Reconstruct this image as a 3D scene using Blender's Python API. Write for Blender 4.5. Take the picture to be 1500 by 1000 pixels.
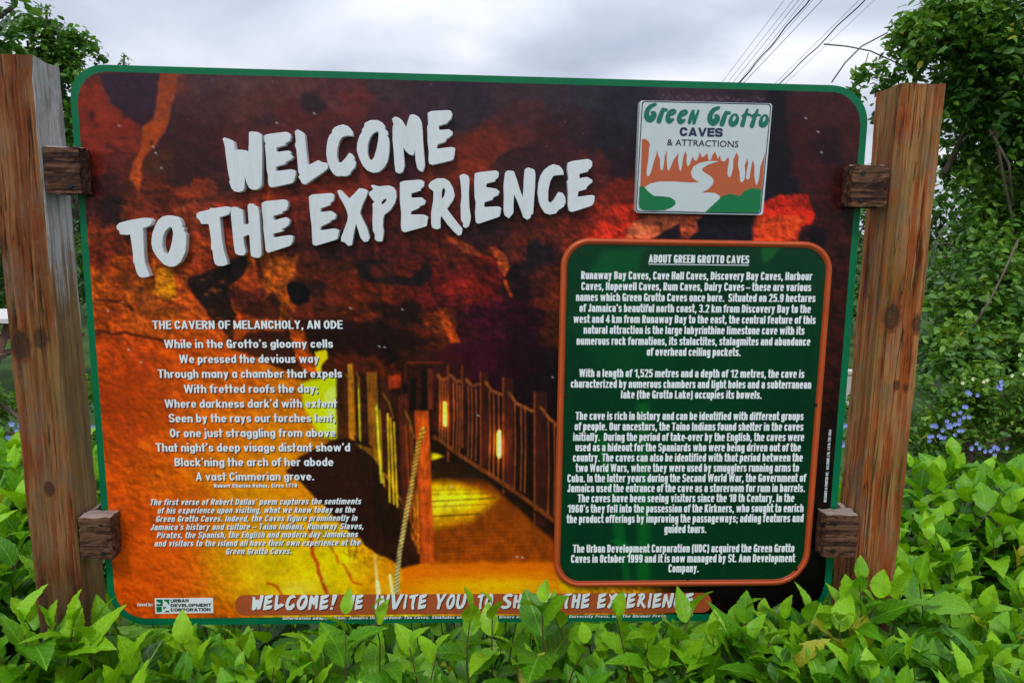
import bpy, math, random
import numpy as np
from mathutils import Vector, Matrix, Euler
random.seed(7); rng = np.random.default_rng(11)
S = bpy.context.scene
for o in list(bpy.data.objects): bpy.data.objects.remove(o)
COL = S.collection
R_ = math.radians

# ------------------------------------------------------------------ camera, sky, sun, exposure
F = 1083.0
cam = bpy.data.cameras.new('camera'); camo = bpy.data.objects.new('camera', cam); COL.objects.link(camo)
cam.sensor_width = 36; cam.lens = 36 * F / 1500; cam.clip_start = .05; cam.clip_end = 3000
camo.location = (-.015, -1.683, 1.687); camo.rotation_euler = (R_(81.14), R_(-.95), R_(-2.89))
S.camera = camo
CM = np.array(camo.rotation_euler.to_matrix()); CO = np.array(camo.location)

SUN_EL, SUN_AZ = 52, 200            # azimuth measured clockwise from +Y (north): behind the camera, a little to the left
w = bpy.data.worlds.new('World'); S.world = w; w.use_nodes = True
nt = w.node_tree; nt.nodes.clear()
def N(nt, t, **k):
    n = nt.nodes.new(t)
    for a, b in k.items(): setattr(n, a, b)
    return n
def math_(nt, op, a, b=None, c=None, clamp=False):
    n = N(nt, 'ShaderNodeMath', operation=op, use_clamp=clamp)
    for i, v in enumerate((a, b, c)):
        if v is None: continue
        if hasattr(v, 'is_linked') or isinstance(v, bpy.types.NodeSocket): nt.links.new(v, n.inputs[i])
        else: n.inputs[i].default_value = v
    return n.outputs[0]
def ramp(nt, fac, stops, interp='LINEAR'):
    n = N(nt, 'ShaderNodeValToRGB'); cr = n.color_ramp; cr.interpolation = interp
    while len(cr.elements) < len(stops): cr.elements.new(.5)
    for e, (p, c) in zip(cr.elements, stops):
        e.position = p; e.color = (c, c, c, 1) if isinstance(c, (int, float)) else (*c[:3], 1)
    nt.links.new(fac, n.inputs[0]); return n.outputs[0]
def mix(nt, fac, a, b, blend='MIX'):
    n = N(nt, 'ShaderNodeMix', data_type='RGBA', blend_type=blend)
    for i, v in ((0, fac), (6, a), (7, b)):
        if isinstance(v, bpy.types.NodeSocket): nt.links.new(v, n.inputs[i])
        elif i == 0: n.inputs[0].default_value = v
        else: n.inputs[i].default_value = (*v[:3], 1)
    return n.outputs[2]
def noise(nt, vec, scale, detail=4, rough=.55, dist=0):
    n = N(nt, 'ShaderNodeTexNoise'); n.inputs['Scale'].default_value = scale
    n.inputs['Detail'].default_value = detail; n.inputs['Roughness'].default_value = rough; n.inputs['Distortion'].default_value = dist
    if vec is not None: nt.links.new(vec, n.inputs['Vector'])
    return n.outputs[0]
def mapping(nt, vec, scale=(1, 1, 1), loc=(0, 0, 0)):
    n = N(nt, 'ShaderNodeMapping'); n.inputs['Scale'].default_value = scale; n.inputs['Location'].default_value = loc
    nt.links.new(vec, n.inputs['Vector']); return n.outputs[0]

sky = N(nt, 'ShaderNodeTexSky', sky_type='NISHITA', sun_disc=False)
sky.sun_elevation = R_(SUN_EL); sky.sun_rotation = R_(SUN_AZ); sky.air_density = 1.5; sky.dust_density = 3
tc = N(nt, 'ShaderNodeTexCoord'); sep = N(nt, 'ShaderNodeSeparateXYZ'); nt.links.new(tc.outputs['Generated'], sep.inputs[0])
zc = math_(nt, 'MAXIMUM', sep.outputs[2], 0.0)
den = math_(nt, 'ADD', zc, .22)
cx = math_(nt, 'DIVIDE', sep.outputs[0], den); cy = math_(nt, 'DIVIDE', sep.outputs[1], den)
cmb = N(nt, 'ShaderNodeCombineXYZ'); nt.links.new(cx, cmb.inputs[0]); nt.links.new(cy, cmb.inputs[1])
n1 = noise(nt, mapping(nt, cmb.outputs[0], (1.0, .8, 1), (3.1, 0.35, 0)), 1.35, 6, .47, .35)
cloud = ramp(nt, n1, [(.34, (.76, .78, .84)), (.46, (.58, .62, .71)), (.57, (.44, .49, .59)), (.70, (.36, .41, .51))])
boost = math_(nt, 'MULTIPLY_ADD', zc, 1.15, .94)          # an overcast sky is brighter towards the zenith
vm = N(nt, 'ShaderNodeVectorMath', operation='SCALE'); nt.links.new(cloud, vm.inputs[0]); nt.links.new(boost, vm.inputs['Scale'])
bg1 = N(nt, 'ShaderNodeBackground'); nt.links.new(vm.outputs[0], bg1.inputs[0]); bg1.inputs[1].default_value = 1.24
bg2 = N(nt, 'ShaderNodeBackground'); nt.links.new(sky.outputs[0], bg2.inputs[0]); bg2.inputs[1].default_value = .05
mx = N(nt, 'ShaderNodeMixShader'); mx.inputs[0].default_value = .88
nt.links.new(bg2.outputs[0], mx.inputs[1]); nt.links.new(bg1.outputs[0], mx.inputs[2])
wo = N(nt, 'ShaderNodeOutputWorld'); nt.links.new(mx.outputs[0], wo.inputs[0])

sun = bpy.data.lights.new('sun', 'SUN'); sun.energy = 1.35; sun.angle = R_(11); sun.color = (1, .965, .9)
so = bpy.data.objects.new('sun', sun); COL.objects.link(so)
az = R_(SUN_AZ); el = R_(SUN_EL)
sd = Vector((math.sin(az) * math.cos(el), math.cos(az) * math.cos(el), math.sin(el)))
so.rotation_euler = sd.to_track_quat('Z', 'Y').to_euler(); so.location = sd * 30
S.view_settings.view_transform = 'Standard'; S.view_settings.look = 'None'
S.view_settings.exposure = 0.0; S.view_settings.gamma = 1; S.view_settings.use_curve_mapping = False
S.render.engine = 'CYCLES'

# ------------------------------------------------------------------ helpers
def unp(px, py, Y=0.0):
    """points of the plane y = Y that the photograph shows at pixel (px, py)"""
    px = np.asarray(px, float); py = np.asarray(py, float)
    d = np.stack([(px - 750) / F, -(py - 500) / F, -np.ones_like(px)], -1) @ CM.T
    k = (Y - CO[1]) / d[..., 1]
    return CO + k[..., None] * d
def s2l(c):
    c = np.asarray(c, float) / 255.
    return np.where(c <= .04045, c / 12.92, ((c + .055) / 1.055) ** 2.4)
def tag(o, label=None, cat=None, group=None, kind=None):
    for k, v in (('label', label), ('category', cat), ('group', group), ('kind', kind)):
        if v: o[k] = v
    return o
def empty(name, loc=(0, 0, 0)):
    o = bpy.data.objects.new(name, None); COL.objects.link(o); o.location = loc; return o
def link(name, me, mat=None, parent=None, smooth=False):
    o = bpy.data.objects.new(name, me); COL.objects.link(o)
    if mat is not None and len(me.materials) == 0:
        for m in (mat if isinstance(mat, (list, tuple)) else [mat]): me.materials.append(m)
    if parent is not None:
        o.parent = parent
        bx = parent; base = Matrix.Identity(4)
        while bx is not None: base = bx.matrix_basis @ base; bx = bx.parent
        o.matrix_parent_inverse = base.inverted()
    if smooth: me.polygons.foreach_set('use_smooth', [True] * len(me.polygons))
    return o
def mesh(name, V, Fc, mats=None):
    me = bpy.data.meshes.new(name); me.from_pydata([tuple(map(float, v)) for v in V], [], [tuple(map(int, f)) for f in Fc])
    if mats is not None: me.polygons.foreach_set('material_index', mats)
    me.update(); return me
def tube(pts, rad, n=6):
    V = []; Fc = []; pts = [Vector(p) for p in pts]
    if not hasattr(rad, '__len__'): rad = [rad] * len(pts)
    for i, p in enumerate(pts):
        t = (pts[min(i + 1, len(pts) - 1)] - pts[max(i - 1, 0)]).normalized()
        a = t.orthogonal().normalized() if i == 0 else (a - t * a.dot(t)).normalized()
        b = t.cross(a)
        for k in range(n):
            q = 2 * math.pi * k / n
            V.append(p + (a * math.cos(q) + b * math.sin(q)) * rad[i])
    for i in range(len(pts) - 1):
        for k in range(n):
            Fc.append((i * n + k, i * n + (k + 1) % n, (i + 1) * n + (k + 1) % n, (i + 1) * n + k))
    Fc.append(tuple(range(n))[::-1]); Fc.append(tuple((len(pts) - 1) * n + k for k in range(n)))
    return V, Fc
def join(parts):
    V = []; Fc = []
    for v, f in parts:
        o = len(V); V += list(v); Fc += [tuple(i + o for i in q) for q in f]
    return V, Fc
def boxm(x0, x1, y0, y1, z0, z1):
    V = [(x, y, z) for x in (x0, x1) for y in (y0, y1) for z in (z0, z1)]
    return V, [(0, 1, 3, 2), (4, 6, 7, 5), (0, 4, 5, 1), (2, 3, 7, 6), (0, 2, 6, 4), (1, 5, 7, 3)]

# ------------------------------------------------------------------ materials
def new_mat(name):
    m = bpy.data.materials.new(name); m.use_nodes = True; t = m.node_tree
    return m, t, t.nodes['Principled BSDF']
def plain(name, col, rough=.5, spec=.4, var=.12, scale=30, bump=0.0, metal=0):
    m, t, b = new_mat(name)
    c = N(t, 'ShaderNodeTexCoord').outputs['Object']
    nn = noise(t, c, scale, 5)
    a = [x * (1 - var) for x in col]; d = [min(1, x * (1 + var)) for x in col]
    t.links.new(ramp(t, nn, [(.3, a), (.7, d)]), b.inputs['Base Color'])
    b.inputs['Roughness'].default_value = rough; b.inputs['Specular IOR Level'].default_value = spec; b.inputs['Metallic'].default_value = metal
    if bump:
        bn = N(t, 'ShaderNodeBump'); bn.inputs['Strength'].default_value = bump; bn.inputs['Distance'].default_value = .004
        t.links.new(nn, bn.inputs['Height']); t.links.new(bn.outputs[0], b.inputs['Normal'])
    return m
def print_mat(name, rough=.30, spec=.22):
    """glossy weathered vinyl print: the picture itself is a per-vertex colour"""
    m, t, b = new_mat(name)
    at = N(t, 'ShaderNodeAttribute', attribute_name='print'); c = N(t, 'ShaderNodeTexCoord').outputs['Object']
    grain = ramp(t, noise(t, c, 260, 6, .75), [(.3, .80), (.7, 1.2)])
    col = mix(t, 1.0, at.outputs['Color'], grain, 'MULTIPLY')
    dirt = noise(t, mapping(t, c, (1, 1, .35)), 14, 8, .7)
    t.links.new(mix(t, ramp(t, dirt, [(.6, 0.0), (.85, .05)]), col, (.30, .28, .26)), b.inputs['Base Color'])
    t.links.new(ramp(t, dirt, [(.3, rough - .05), (.75, rough + .14)]), b.inputs['Roughness'])
    b.inputs['Specular IOR Level'].default_value = spec
    bn = N(t, 'ShaderNodeBump'); bn.inputs['Strength'].default_value = .03; bn.inputs['Distance'].default_value = .01
    t.links.new(noise(t, c, 9, 3), bn.inputs['Height']); t.links.new(bn.outputs[0], b.inputs['Normal'])
    return m
def wood_mat(name, dark, mid, light, streak=(1, 1, .05), knots=(), gray=None, gray_side=False, scale=1.0, moss=0):
    """stained, peeling, weathered timber; the grain runs along the long axis"""
    m, t, b = new_mat(name)
    g = N(t, 'ShaderNodeTexCoord').outputs['Object']
    warp = N(t, 'ShaderNodeVectorMath', operation='MULTIPLY_ADD')
    wn = N(t, 'ShaderNodeTexNoise'); wn.inputs['Scale'].default_value = 3.5 * scale; wn.inputs['Detail'].default_value = 2
    t.links.new(mapping(t, g, tuple(.3 + .7 * s for s in streak)), wn.inputs['Vector'])
    t.links.new(wn.outputs['Color'], warp.inputs[0]); warp.inputs[1].default_value = (.022, .022, .022); t.links.new(g, warp.inputs[2])
    v = warp.outputs[0]
    kn = None
    for (kx, ky, kz, r) in knots:
        sb = N(t, 'ShaderNodeVectorMath', operation='SUBTRACT'); t.links.new(g, sb.inputs[0]); sb.inputs[1].default_value = (kx, ky, kz)
        sc = N(t, 'ShaderNodeVectorMath', operation='MULTIPLY'); t.links.new(sb.outputs[0], sc.inputs[0]); sc.inputs[1].default_value = (1, .6, .62)
        ln = N(t, 'ShaderNodeVectorMath', operation='LENGTH'); t.links.new(sc.outputs[0], ln.inputs[0])
        d = math_(t, 'DIVIDE', ln.outputs['Value'], r)
        k = math_(t, 'SUBTRACT', 1.0, math_(t, 'SUBTRACT', d, .55), clamp=True)
        kn = k if kn is None else math_(t, 'MAXIMUM', kn, k)
    big = noise(t, mapping(t, v, streak), 62 * scale, 6, .62)
    fine = noise(t, mapping(t, v, tuple(s * (3 if s > .5 else 1.2) for s in streak)), 90 * scale, 6, .7)
    blot = noise(t, mapping(t, g, (1, 1, .4)), 7 * scale, 5, .6)
    f1 = math_(t, 'ADD', math_(t, 'MULTIPLY', big, .65), math_(t, 'MULTIPLY', blot, .35))
    col = ramp(t, f1, [(.40, dark), (.455, mid), (.51, tuple(m_ * .85 + l_ * .15 for m_, l_ in zip(mid, light))), (.56, light), (.64, tuple(x * .75 for x in light))])
    peel = ramp(t, noise(t, mapping(t, v, tuple(s * 1.4 if s > .5 else s for s in streak), (5, 2, 1)), 40 * scale, 4, .75), [(.53, 0.0), (.555, 1.0)])
    col = mix(t, math_(t, 'MULTIPLY', peel, .75), col, tuple(x * 1.05 for x in light))
    col = mix(t, ramp(t, fine, [(.36, .85), (.46, 0.0)]), col, tuple(x * .25 for x in dark))
    ck = noise(t, mapping(t, v, tuple(1 if q > .5 else .018 for q in streak), (9, 4, 3)), 48 * scale, 2, .5)
    ckm = ramp(t, math_(t, 'ABSOLUTE', math_(t, 'SUBTRACT', ck, .5)), [(.0, 1.0), (.012, 0.0)])
    ckm = math_(t, 'MULTIPLY', ckm, ramp(t, noise(t, mapping(t, g, (1, 1, .4)), 5, 2), [(.44, 0.0), (.52, 1.0)]))
    col = mix(t, math_(t, 'MULTIPLY', ckm, .9), col, (.012, .007, .005))
    if gray is not None:
        gs = N(t, 'ShaderNodeSeparateXYZ'); t.links.new(g, gs.inputs[0])
        zz = ramp(t, math_(t, 'MULTIPLY_ADD', gs.outputs[2], .5, math_(t, 'MULTIPLY', math_(t, 'SUBTRACT', big, .5), .35)), [(.755, 0.0), (.81, 1.0)])
        gcol = ramp(t, f1, [(.38, tuple(x * .35 for x in gray)), (.47, tuple(x * .8 for x in gray)), (.6, gray)])
        gn = N(t, 'ShaderNodeNewGeometry'); gnx = N(t, 'ShaderNodeSeparateXYZ'); t.links.new(gn.outputs['Normal'], gnx.inputs[0])
        side = math_(t, 'GREATER_THAN', gnx.outputs[0], .6)
        low = mix(t, .45, col, (.30, .22, .09))
        scol = mix(t, zz, low, gcol)
        scol = mix(t, ramp(t, fine, [(.34, .7), (.47, 0.0)]), scol, (.03, .03, .03))
        col = mix(t, side, col, scol)
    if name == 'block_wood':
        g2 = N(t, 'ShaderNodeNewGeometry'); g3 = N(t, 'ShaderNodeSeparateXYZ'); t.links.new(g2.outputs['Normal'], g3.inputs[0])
        col = mix(t, math_(t, 'MULTIPLY', math_(t, 'GREATER_THAN', g3.outputs[2], .6), .8), col, (.40, .31, .26))  # upward faces paler: weathered wood, with light from above put into the colour
    if gray is not None or moss:
        z1 = N(t, 'ShaderNodeSeparateXYZ'); t.links.new(g, z1.inputs[0])
        dz = math_(t, 'ADD', z1.outputs[2], math_(t, 'MULTIPLY', math_(t, 'SUBTRACT', blot, .5), .9))
        wet = ramp(t, dz, [(.72, .62), (1.0, 0.0)])                # rain-splash and soil stain at the foot of the post
        col = mix(t, wet, col, (.055, .022, .010))
        age = ramp(t, noise(t, mapping(t, g, (1, 1, .5)), 16, 6, .75), [(.50, 0.0), (.66, .6)])
        col = mix(t, age, col, (.16, .12, .085))
    if moss:
        ms = ramp(t, noise(t, mapping(t, g, (1, 1, .3)), 9, 6, .7), [(.52, 0.0), (.68, moss)])
        col = mix(t, ms, col, (.13, .14, .035))
    if kn is not None:
        rings = math_(t, 'SINE', math_(t, 'MULTIPLY_ADD', kn, 9.0, math_(t, 'MULTIPLY', noise(t, g, 120, 4), 7.0)))
        kc = ramp(t, rings, [(0, (.035, .02, .012)), (1, tuple(x * .6 for x in mid))])
        col = mix(t, ramp(t, math_(t, 'MULTIPLY_ADD', math_(t, 'SUBTRACT', noise(t, g, 70, 4), .5), .9, kn), [(.22, 0.0), (.55, .80)]), col, kc)
    t.links.new(col, b.inputs['Base Color'])
    b.inputs['Roughness'].default_value = .65; b.inputs['Specular IOR Level'].default_value = .16
    bn = N(t, 'ShaderNodeBump'); bn.inputs['Strength'].default_value = .75; bn.inputs['Distance'].default_value = .004
    t.links.new(math_(t, 'SUBTRACT', math_(t, 'ADD', fine, big), math_(t, 'MULTIPLY', ckm, 1.5)), bn.inputs['Height']); t.links.new(bn.outputs[0], b.inputs['Normal'])
    return m
def leaf_mat(name, c0, c1, c2, joined, trans=.30, rough=.36, vein=.30, spec=.28):
    m, t, b = new_mat(name)
    if joined: f = N(t, 'ShaderNodeAttribute', attribute_name='tint').outputs['Fac']
    else: f = N(t, 'ShaderNodeObjectInfo').outputs['Color']; sp = N(t, 'ShaderNodeSeparateColor'); t.links.new(f, sp.inputs[0]); f = sp.outputs[0]
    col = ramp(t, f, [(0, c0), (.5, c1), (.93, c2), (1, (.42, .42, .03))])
    uv = N(t, 'ShaderNodeUVMap', uv_map='UVMap'); sx = N(t, 'ShaderNodeSeparateXYZ'); t.links.new(uv.outputs[0], sx.inputs[0])
    ax = math_(t, 'ABSOLUTE', math_(t, 'SUBTRACT', sx.outputs[0], .5))
    mid = ramp(t, ax, [(.0, 1.0), (.035, 0.0)])
    ph = math_(t, 'MULTIPLY', math_(t, 'SUBTRACT', sx.outputs[1], math_(t, 'MULTIPLY', ax, .75)), 44.0)
    side = ramp(t, math_(t, 'SINE', ph), [(.86, 0.0), (1, .55)])
    vv = math_(t, 'MAXIMUM', mid, side)
    geo = N(t, 'ShaderNodeTexCoord').outputs['Object']
    blot = ramp(t, noise(t, geo, 22 if not joined else 35, 4), [(.3, .72), (.7, 1.18)])
    col = mix(t, 1.0, col, blot, 'MULTIPLY')
    col = mix(t, math_(t, 'MULTIPLY', vv, vein), col, tuple(min(1, x * 1.5 + .05) for x in c2))
    t.links.new(col, b.inputs['Base Color']); b.inputs['Roughness'].default_value = rough; b.inputs['Specular IOR Level'].default_value = spec
    bn = N(t, 'ShaderNodeBump'); bn.inputs['Strength'].default_value = .35; bn.inputs['Distance'].default_value = .002
    t.links.new(math_(t, 'SUBTRACT', 0.0, vv), bn.inputs['Height']); t.links.new(bn.outputs[0], b.inputs['Normal'])
    tr = N(t, 'ShaderNodeBsdfTranslucent'); t.links.new(mix(t, 1.0, col, (1.25, 1.15, .5), 'MULTIPLY'), tr.inputs[0])
    ms = N(t, 'ShaderNodeMixShader'); ms.inputs[0].default_value = trans
    t.links.new(b.outputs[0], ms.inputs[1]); t.links.new(tr.outputs[0], ms.inputs[2])
    t.links.new(ms.outputs[0], t.nodes['Material Output'].inputs[0])
    return m

M = {}
M['white'] = plain('white_acrylic', (.70, .74, .77), .32, .5, .03, 60)
_t = M['white'].node_tree; _b = _t.nodes['Principled BSDF']; _c = _t.nodes.new('ShaderNodeTexCoord').outputs['Object']
_d = ramp(_t, noise(_t, mapping(_t, _c, (1, 1, .12)), 70, 6, .7), [(.50, 0.0), (.72, .30)]); _s = ramp(_t, noise(_t, _c, 180, 5, .8), [(.66, 0.0), (.72, .55)])
_old = _b.inputs['Base Color'].links[0].from_socket
_t.links.new(mix(_t, _s, mix(_t, _d, _old, (.40, .42, .38)), (.22, .20, .17)), _b.inputs['Base Color'])
M['white_print'] = plain('white_lettering', (.80, .84, .86), .4, .4, .02)
M['shadow_print'] = plain('black_lettering', (.008, .007, .012), .4, .4, .1)
M['green_edge'] = plain('green_border_paint', (.0, .155, .060), .4, .25, .15, 12)
M['board_back'] = plain('pale_board_core', (.62, .66, .60), .5, .4, .1)
M['orange_trim'] = plain('orange_trim', (.50, .085, .022), .30, .35, .12, 14)
M['black_metal'] = plain('dark_screw_metal', (.03, .03, .03), .35, .5, .3, 200, 0, .6)
M['logo_orange'] = plain('logo_orange', (.50, .105, .035), .35, .45, .05)
M['logo_green'] = plain('logo_green', (.0, .17, .05), .35, .45, .05)
M['logo_teal'] = plain('logo_teal', (.0, .15, .11), .35, .45, .08)
M['logo_navy'] = plain('logo_navy', (.012, .014, .075), .35, .45, .05)
M['logo_white'] = plain('logo_white', (.58, .64, .66), .35, .45, .03)
M['logo_white_low'] = M['logo_white']
M['banner'] = plain('banner_red_brown', (.42, .085, .025), .4, .4, .12, 25)
KN_L = [(-.995, -.055, 1.415, .020), (-.952, -.055, 1.43, .014), (-.96, -.055, 1.09, .011), (-.93, .0, 1.13, .014)]
M['post_left'] = wood_mat('stained_post_wood', (.035, .010, .005), (.185, .045, .012), (.30, .125, .045), knots=KN_L, gray=(.58, .54, .54), moss=.3)
KN_R = [(.945, -.05, 1.495, .020), (1.008, -.05, 1.48, .014), (.972, -.05, 1.335, .009), (.995, -.05, 1.33, .008)]
M['post_right'] = wood_mat('stained_post_wood', (.070, .016, .005), (.32, .068, .012), (.40, .19, .068), knots=KN_R, moss=.5)
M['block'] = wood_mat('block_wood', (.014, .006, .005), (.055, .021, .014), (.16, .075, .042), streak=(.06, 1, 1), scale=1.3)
M['concrete'] = plain('pale_paint', (.65, .63, .60), .7, .3, .12, 20)
M['wire'] = plain('wire_rubber', (.03, .03, .035), .5, .3)
M['bark'] = plain('bark', (.13, .10, .075), .9, .1, .4, 14, .6)
M['stem'] = plain('young_stem', (.11, .075, .03), .6, .3, .3, 40)
M['table'] = plain('table_wood', (.12, .06, .04), .7, .3, .3, 20)
M['straw'] = plain('dead_fronds', (.30, .21, .12), .9, .1, .4, 30)
M['ground'] = plain('ground_cover', (.045, .085, .022), .9, .1, .6, 1.3, .4)
gA, gB, gC = (.018, .085, .004), (.090, .305, .006), (.275, .560, .014)
M['hib_i'] = leaf_mat('hibiscus_leaf', gA, gB, gC, False); M['hib_j'] = leaf_mat('hibiscus_leaf_mass', gA, gB, gC, True)
tA, tB, tC = (.020, .070, .012), (.065, .195, .022), (.20, .38, .04)
M['tree_i'] = leaf_mat('vine_leaf', tA, tB, tC, False, .3, .4, .15, .5); M['tree_j'] = leaf_mat('tree_leaf_mass', tA, tB, tC, True, .3, .4, .1, .5)
bA, bB, bC = (.030, .090, .010), (.085, .215, .018), (.24, .40, .03)
M['bush_j'] = leaf_mat('shrub_leaf_mass', bA, bB, bC, True, .3, .5, .1)
M['blue_fl'] = plain('blue_petals', (.30, .36, .80), .7, .2, .1)
M['cream_fl'] = plain('cream_petals', (.75, .80, .42), .7, .2, .1)

# ------------------------------------------------------------------ the print: a picture painted in board coordinates
PX0, PY0, PW, PH = 88, 84, 1204, 846
def vnoise(h, w_, cell, seed, octv=4, pers=.55, ax=1.0):
    r = np.random.default_rng(seed); out = np.zeros((h, w_)); amp = 1; tot = 0
    for k in range(octv):
        c = cell / 2 ** k
        if c < 1.3: break
        gh, gw = int(h / c) + 3, int(w_ / (c * ax)) + 3; g = r.random((gh, gw))
        yy = np.arange(h) / c; xx = np.arange(w_) / (c * ax); yi = yy.astype(int); xi = xx.astype(int)
        fy = yy - yi; fx = xx - xi; fy = fy * fy * (3 - 2 * fy); fx = fx * fx * (3 - 2 * fx)
        a = g[np.ix_(yi, xi)] * (1 - fx) + g[np.ix_(yi, xi + 1)] * fx
        b = g[np.ix_(yi + 1, xi)] * (1 - fx) + g[np.ix_(yi + 1, xi + 1)] * fx
        out += amp * (a * (1 - fy)[:, None] + b * fy[:, None]); tot += amp; amp *= pers
    return out / tot
class Canvas:
    def __init__(s, x0, y0, w_, h): s.x0, s.y0, s.w, s.h = x0, y0, w_, h; s.a = np.zeros((h, w_, 3)); s.wx = s.wy = None
    def win(s, pts, m):
        p = np.array(pts, float); a = np.floor(p.min(0) - m).astype(int); b = np.ceil(p.max(0) + m).astype(int)
        X0 = max(a[0] - s.x0, 0); X1 = min(b[0] - s.x0, s.w); Y0 = max(a[1] - s.y0, 0); Y1 = min(b[1] - s.y0, s.h)
        if X1 <= X0 or Y1 <= Y0: return None
        yy, xx = np.mgrid[Y0:Y1, X0:X1].astype(float); return X0, X1, Y0, Y1, xx + s.x0, yy + s.y0
    def dist(s, xx, yy, pts, closed):
        d = np.full(xx.shape, 1e9); ins = np.zeros(xx.shape, bool); n = len(pts); tt = np.zeros(xx.shape); L = 0
        for i in range(n if closed else n - 1):
            (ax, ay), (bx, by) = pts[i], pts[(i + 1) % n]; ex, ey = bx - ax, by - ay; l2 = ex * ex + ey * ey + 1e-9
            t = np.clip(((xx - ax) * ex + (yy - ay) * ey) / l2, 0, 1); q = np.hypot(xx - ax - t * ex, yy - ay - t * ey)
            tt = np.where(q < d, L + t * math.sqrt(l2), tt); d = np.minimum(d, q); L += math.sqrt(l2)
            if closed and ay != by:
                c = ((ay > yy) != (by > yy)) & (xx < ex * (yy - ay) / (by - ay) + ax); ins ^= c
        return (np.where(ins, -d, d) if closed else d), tt
    def poly(s, pts, col, f=1.5, warp=0, alpha=1.0, mul=False):
        q = s.win(pts, f + warp + 2)
        if q is None: return
        X0, X1, Y0, Y1, xx, yy = q
        if warp: xx = xx + warp * s.wx[Y0:Y1, X0:X1]; yy = yy + warp * s.wy[Y0:Y1, X0:X1]
        d, _ = s.dist(xx, yy, pts, True); a = (np.clip(.5 - d / f, 0, 1) * alpha)[..., None]
        c = np.array(col, float)
        if mul: s.a[Y0:Y1, X0:X1] *= 1 - a + a * c
        else: s.a[Y0:Y1, X0:X1] = s.a[Y0:Y1, X0:X1] * (1 - a) + c * a
    def line(s, pts, col, wd=2, f=1.2, alpha=1.0, twist=0, col2=None, warp=0):
        q = s.win(pts, wd + f + warp + 2)
        if q is None: return
        X0, X1, Y0, Y1, xx, yy = q
        if warp: xx = xx + warp * s.wx[Y0:Y1, X0:X1]; yy = yy + warp * s.wy[Y0:Y1, X0:X1]
        d, tt = s.dist(xx, yy, pts, False); a = (np.clip((wd / 2 - d) / f + .5, 0, 1) * alpha)[..., None]
        c = np.array(col, float) * np.ones(xx.shape + (1,))
        if col2 is not None:
            u = (tt / tt.max())[..., None]; c = c * (1 - u) + np.array(col2, float) * u
        if twist: c = c * (.66 + .34 * np.sin((tt + (xx - xx.mean()) * .8) * 2 * math.pi / twist))[..., None]
        s.a[Y0:Y1, X0:X1] = s.a[Y0:Y1, X0:X1] * (1 - a) + c * a
    def spot(s, x, y, r, col, alpha=1.0, ry=None):
        ry = ry or r; q = s.win([(x - r, y - ry), (x + r, y + ry)], max(r, ry) * 1.5)
        if q is None: return
        X0, X1, Y0, Y1, xx, yy = q; a = (np.exp(-((xx - x) / r) ** 2 - ((yy - y) / ry) ** 2) * alpha)[..., None]
        s.a[Y0:Y1, X0:X1] = s.a[Y0:Y1, X0:X1] * (1 - a) + np.array(col, float) * a

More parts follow.
